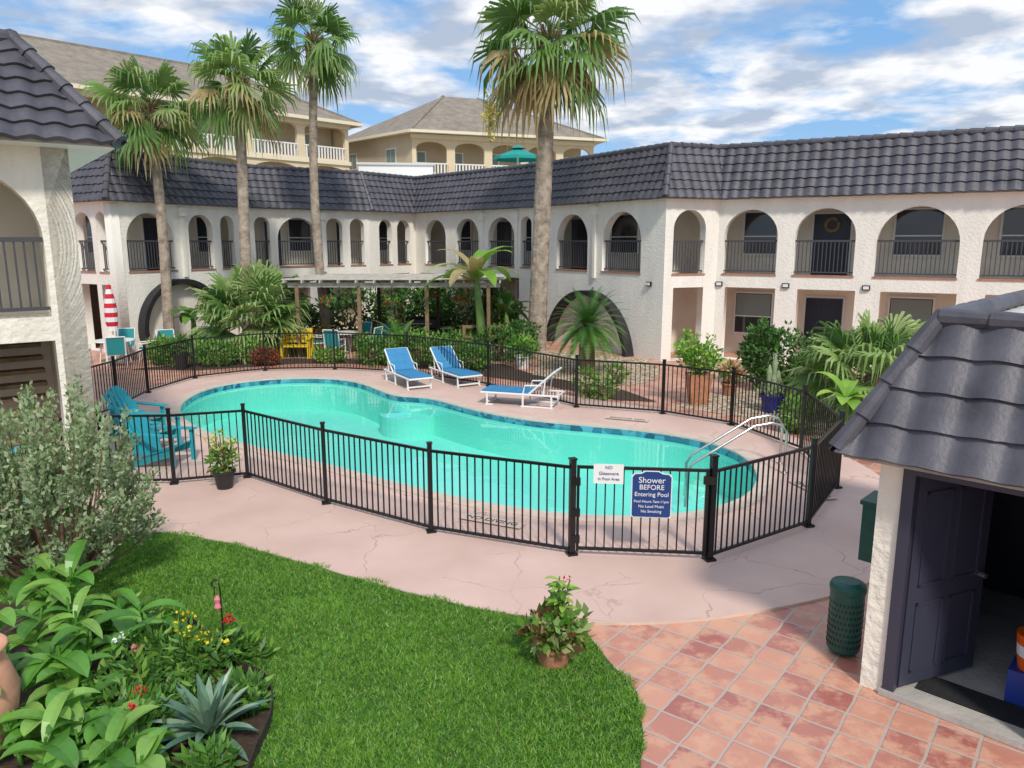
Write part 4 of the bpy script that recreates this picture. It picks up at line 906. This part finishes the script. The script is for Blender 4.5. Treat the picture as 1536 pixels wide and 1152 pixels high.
# ------------------------------------------------------------ world, sun, camera
w=bpy.data.worlds.new('World');scn.world=w;w.use_nodes=True;nt=w.node_tree;bg=nt.nodes['Background']
sun_dir=Vector((.20,-.70,.74)).normalized()
el=math.asin(sun_dir.z)
sky=N(nt,'ShaderNodeTexSky',sky_type='NISHITA',sun_disc=False);sky.sun_elevation=el;sky.sun_rotation=math.atan2(sun_dir.x,sun_dir.y)
tc=N(nt,'ShaderNodeTexCoord');sx=N(nt,'ShaderNodeSeparateXYZ');nt.links.new(tc.outputs['Generated'],sx.inputs[0])
ad=N(nt,'ShaderNodeMath',operation='ADD');ad.inputs[1].default_value=.14;mxz=N(nt,'ShaderNodeMath',operation='MAXIMUM');mxz.inputs[1].default_value=0;nt.links.new(sx.outputs[2],mxz.inputs[0]);nt.links.new(mxz.outputs[0],ad.inputs[0])
dx=N(nt,'ShaderNodeMath',operation='DIVIDE');dy=N(nt,'ShaderNodeMath',operation='DIVIDE');nt.links.new(sx.outputs[0],dx.inputs[0]);nt.links.new(ad.outputs[0],dx.inputs[1]);nt.links.new(sx.outputs[1],dy.inputs[0]);nt.links.new(ad.outputs[0],dy.inputs[1])
cx=N(nt,'ShaderNodeCombineXYZ');nt.links.new(dx.outputs[0],cx.inputs[0]);nt.links.new(dy.outputs[0],cx.inputs[1]);cx.inputs[2].default_value=3.3
n1=N(nt,'ShaderNodeTexNoise');n1.inputs['Scale'].default_value=2.0;n1.inputs['Detail'].default_value=6;n1.inputs['Roughness'].default_value=.55;n1.inputs['Distortion'].default_value=.2;nt.links.new(cx.outputs[0],n1.inputs['Vector'])
r1=N(nt,'ShaderNodeValToRGB');r1.color_ramp.elements[0].position=.41;r1.color_ramp.elements[1].position=.55;nt.links.new(n1.outputs['Fac'],r1.inputs[0])
n2=N(nt,'ShaderNodeTexNoise');n2.inputs['Scale'].default_value=3.4;n2.inputs['Detail'].default_value=5;nt.links.new(cx.outputs[0],n2.inputs['Vector'])
r2=N(nt,'ShaderNodeValToRGB');r2.color_ramp.elements[0].position=.40;r2.color_ramp.elements[1].position=.56;r2.color_ramp.elements[0].color=(3.2,3.8,4.8,1);r2.color_ramp.elements[1].color=(6.6,6.7,6.9,1);nt.links.new(n2.outputs['Fac'],r2.inputs[0])
sk=N(nt,'ShaderNodeMix',data_type='RGBA');sk.inputs[0].default_value=.65;nt.links.new(sky.outputs[0],sk.inputs[6]);sk.inputs[7].default_value=(1.3,3.1,5.9,1)
mx=N(nt,'ShaderNodeMix',data_type='RGBA');nt.links.new(r1.outputs[0],mx.inputs[0]);nt.links.new(sk.outputs[2],mx.inputs[6]);nt.links.new(r2.outputs[0],mx.inputs[7])
nt.links.new(mx.outputs[2],bg.inputs[0]);bg.inputs[1].default_value=.148
ld=bpy.data.lights.new('sun','SUN');ld.energy=2.9;ld.angle=R(7);ld.color=(1,.94,.84);lo=bpy.data.objects.new('sun',ld);lo.rotation_euler=sun_dir.to_track_quat('Z','Y').to_euler();lo.location=(0,-10,30);COL.objects.link(lo)
cam=bpy.data.cameras.new('camera');cam.sensor_width=36;cam.lens=1120/1536*36;cam.clip_end=3000;co=bpy.data.objects.new('camera',cam);co.location=(0,0,3.9);co.rotation_euler=(R(90-10.77),0,0);COL.objects.link(co);scn.camera=co
scn.view_settings.view_transform='Standard';scn.view_settings.look='None';scn.view_settings.exposure=0
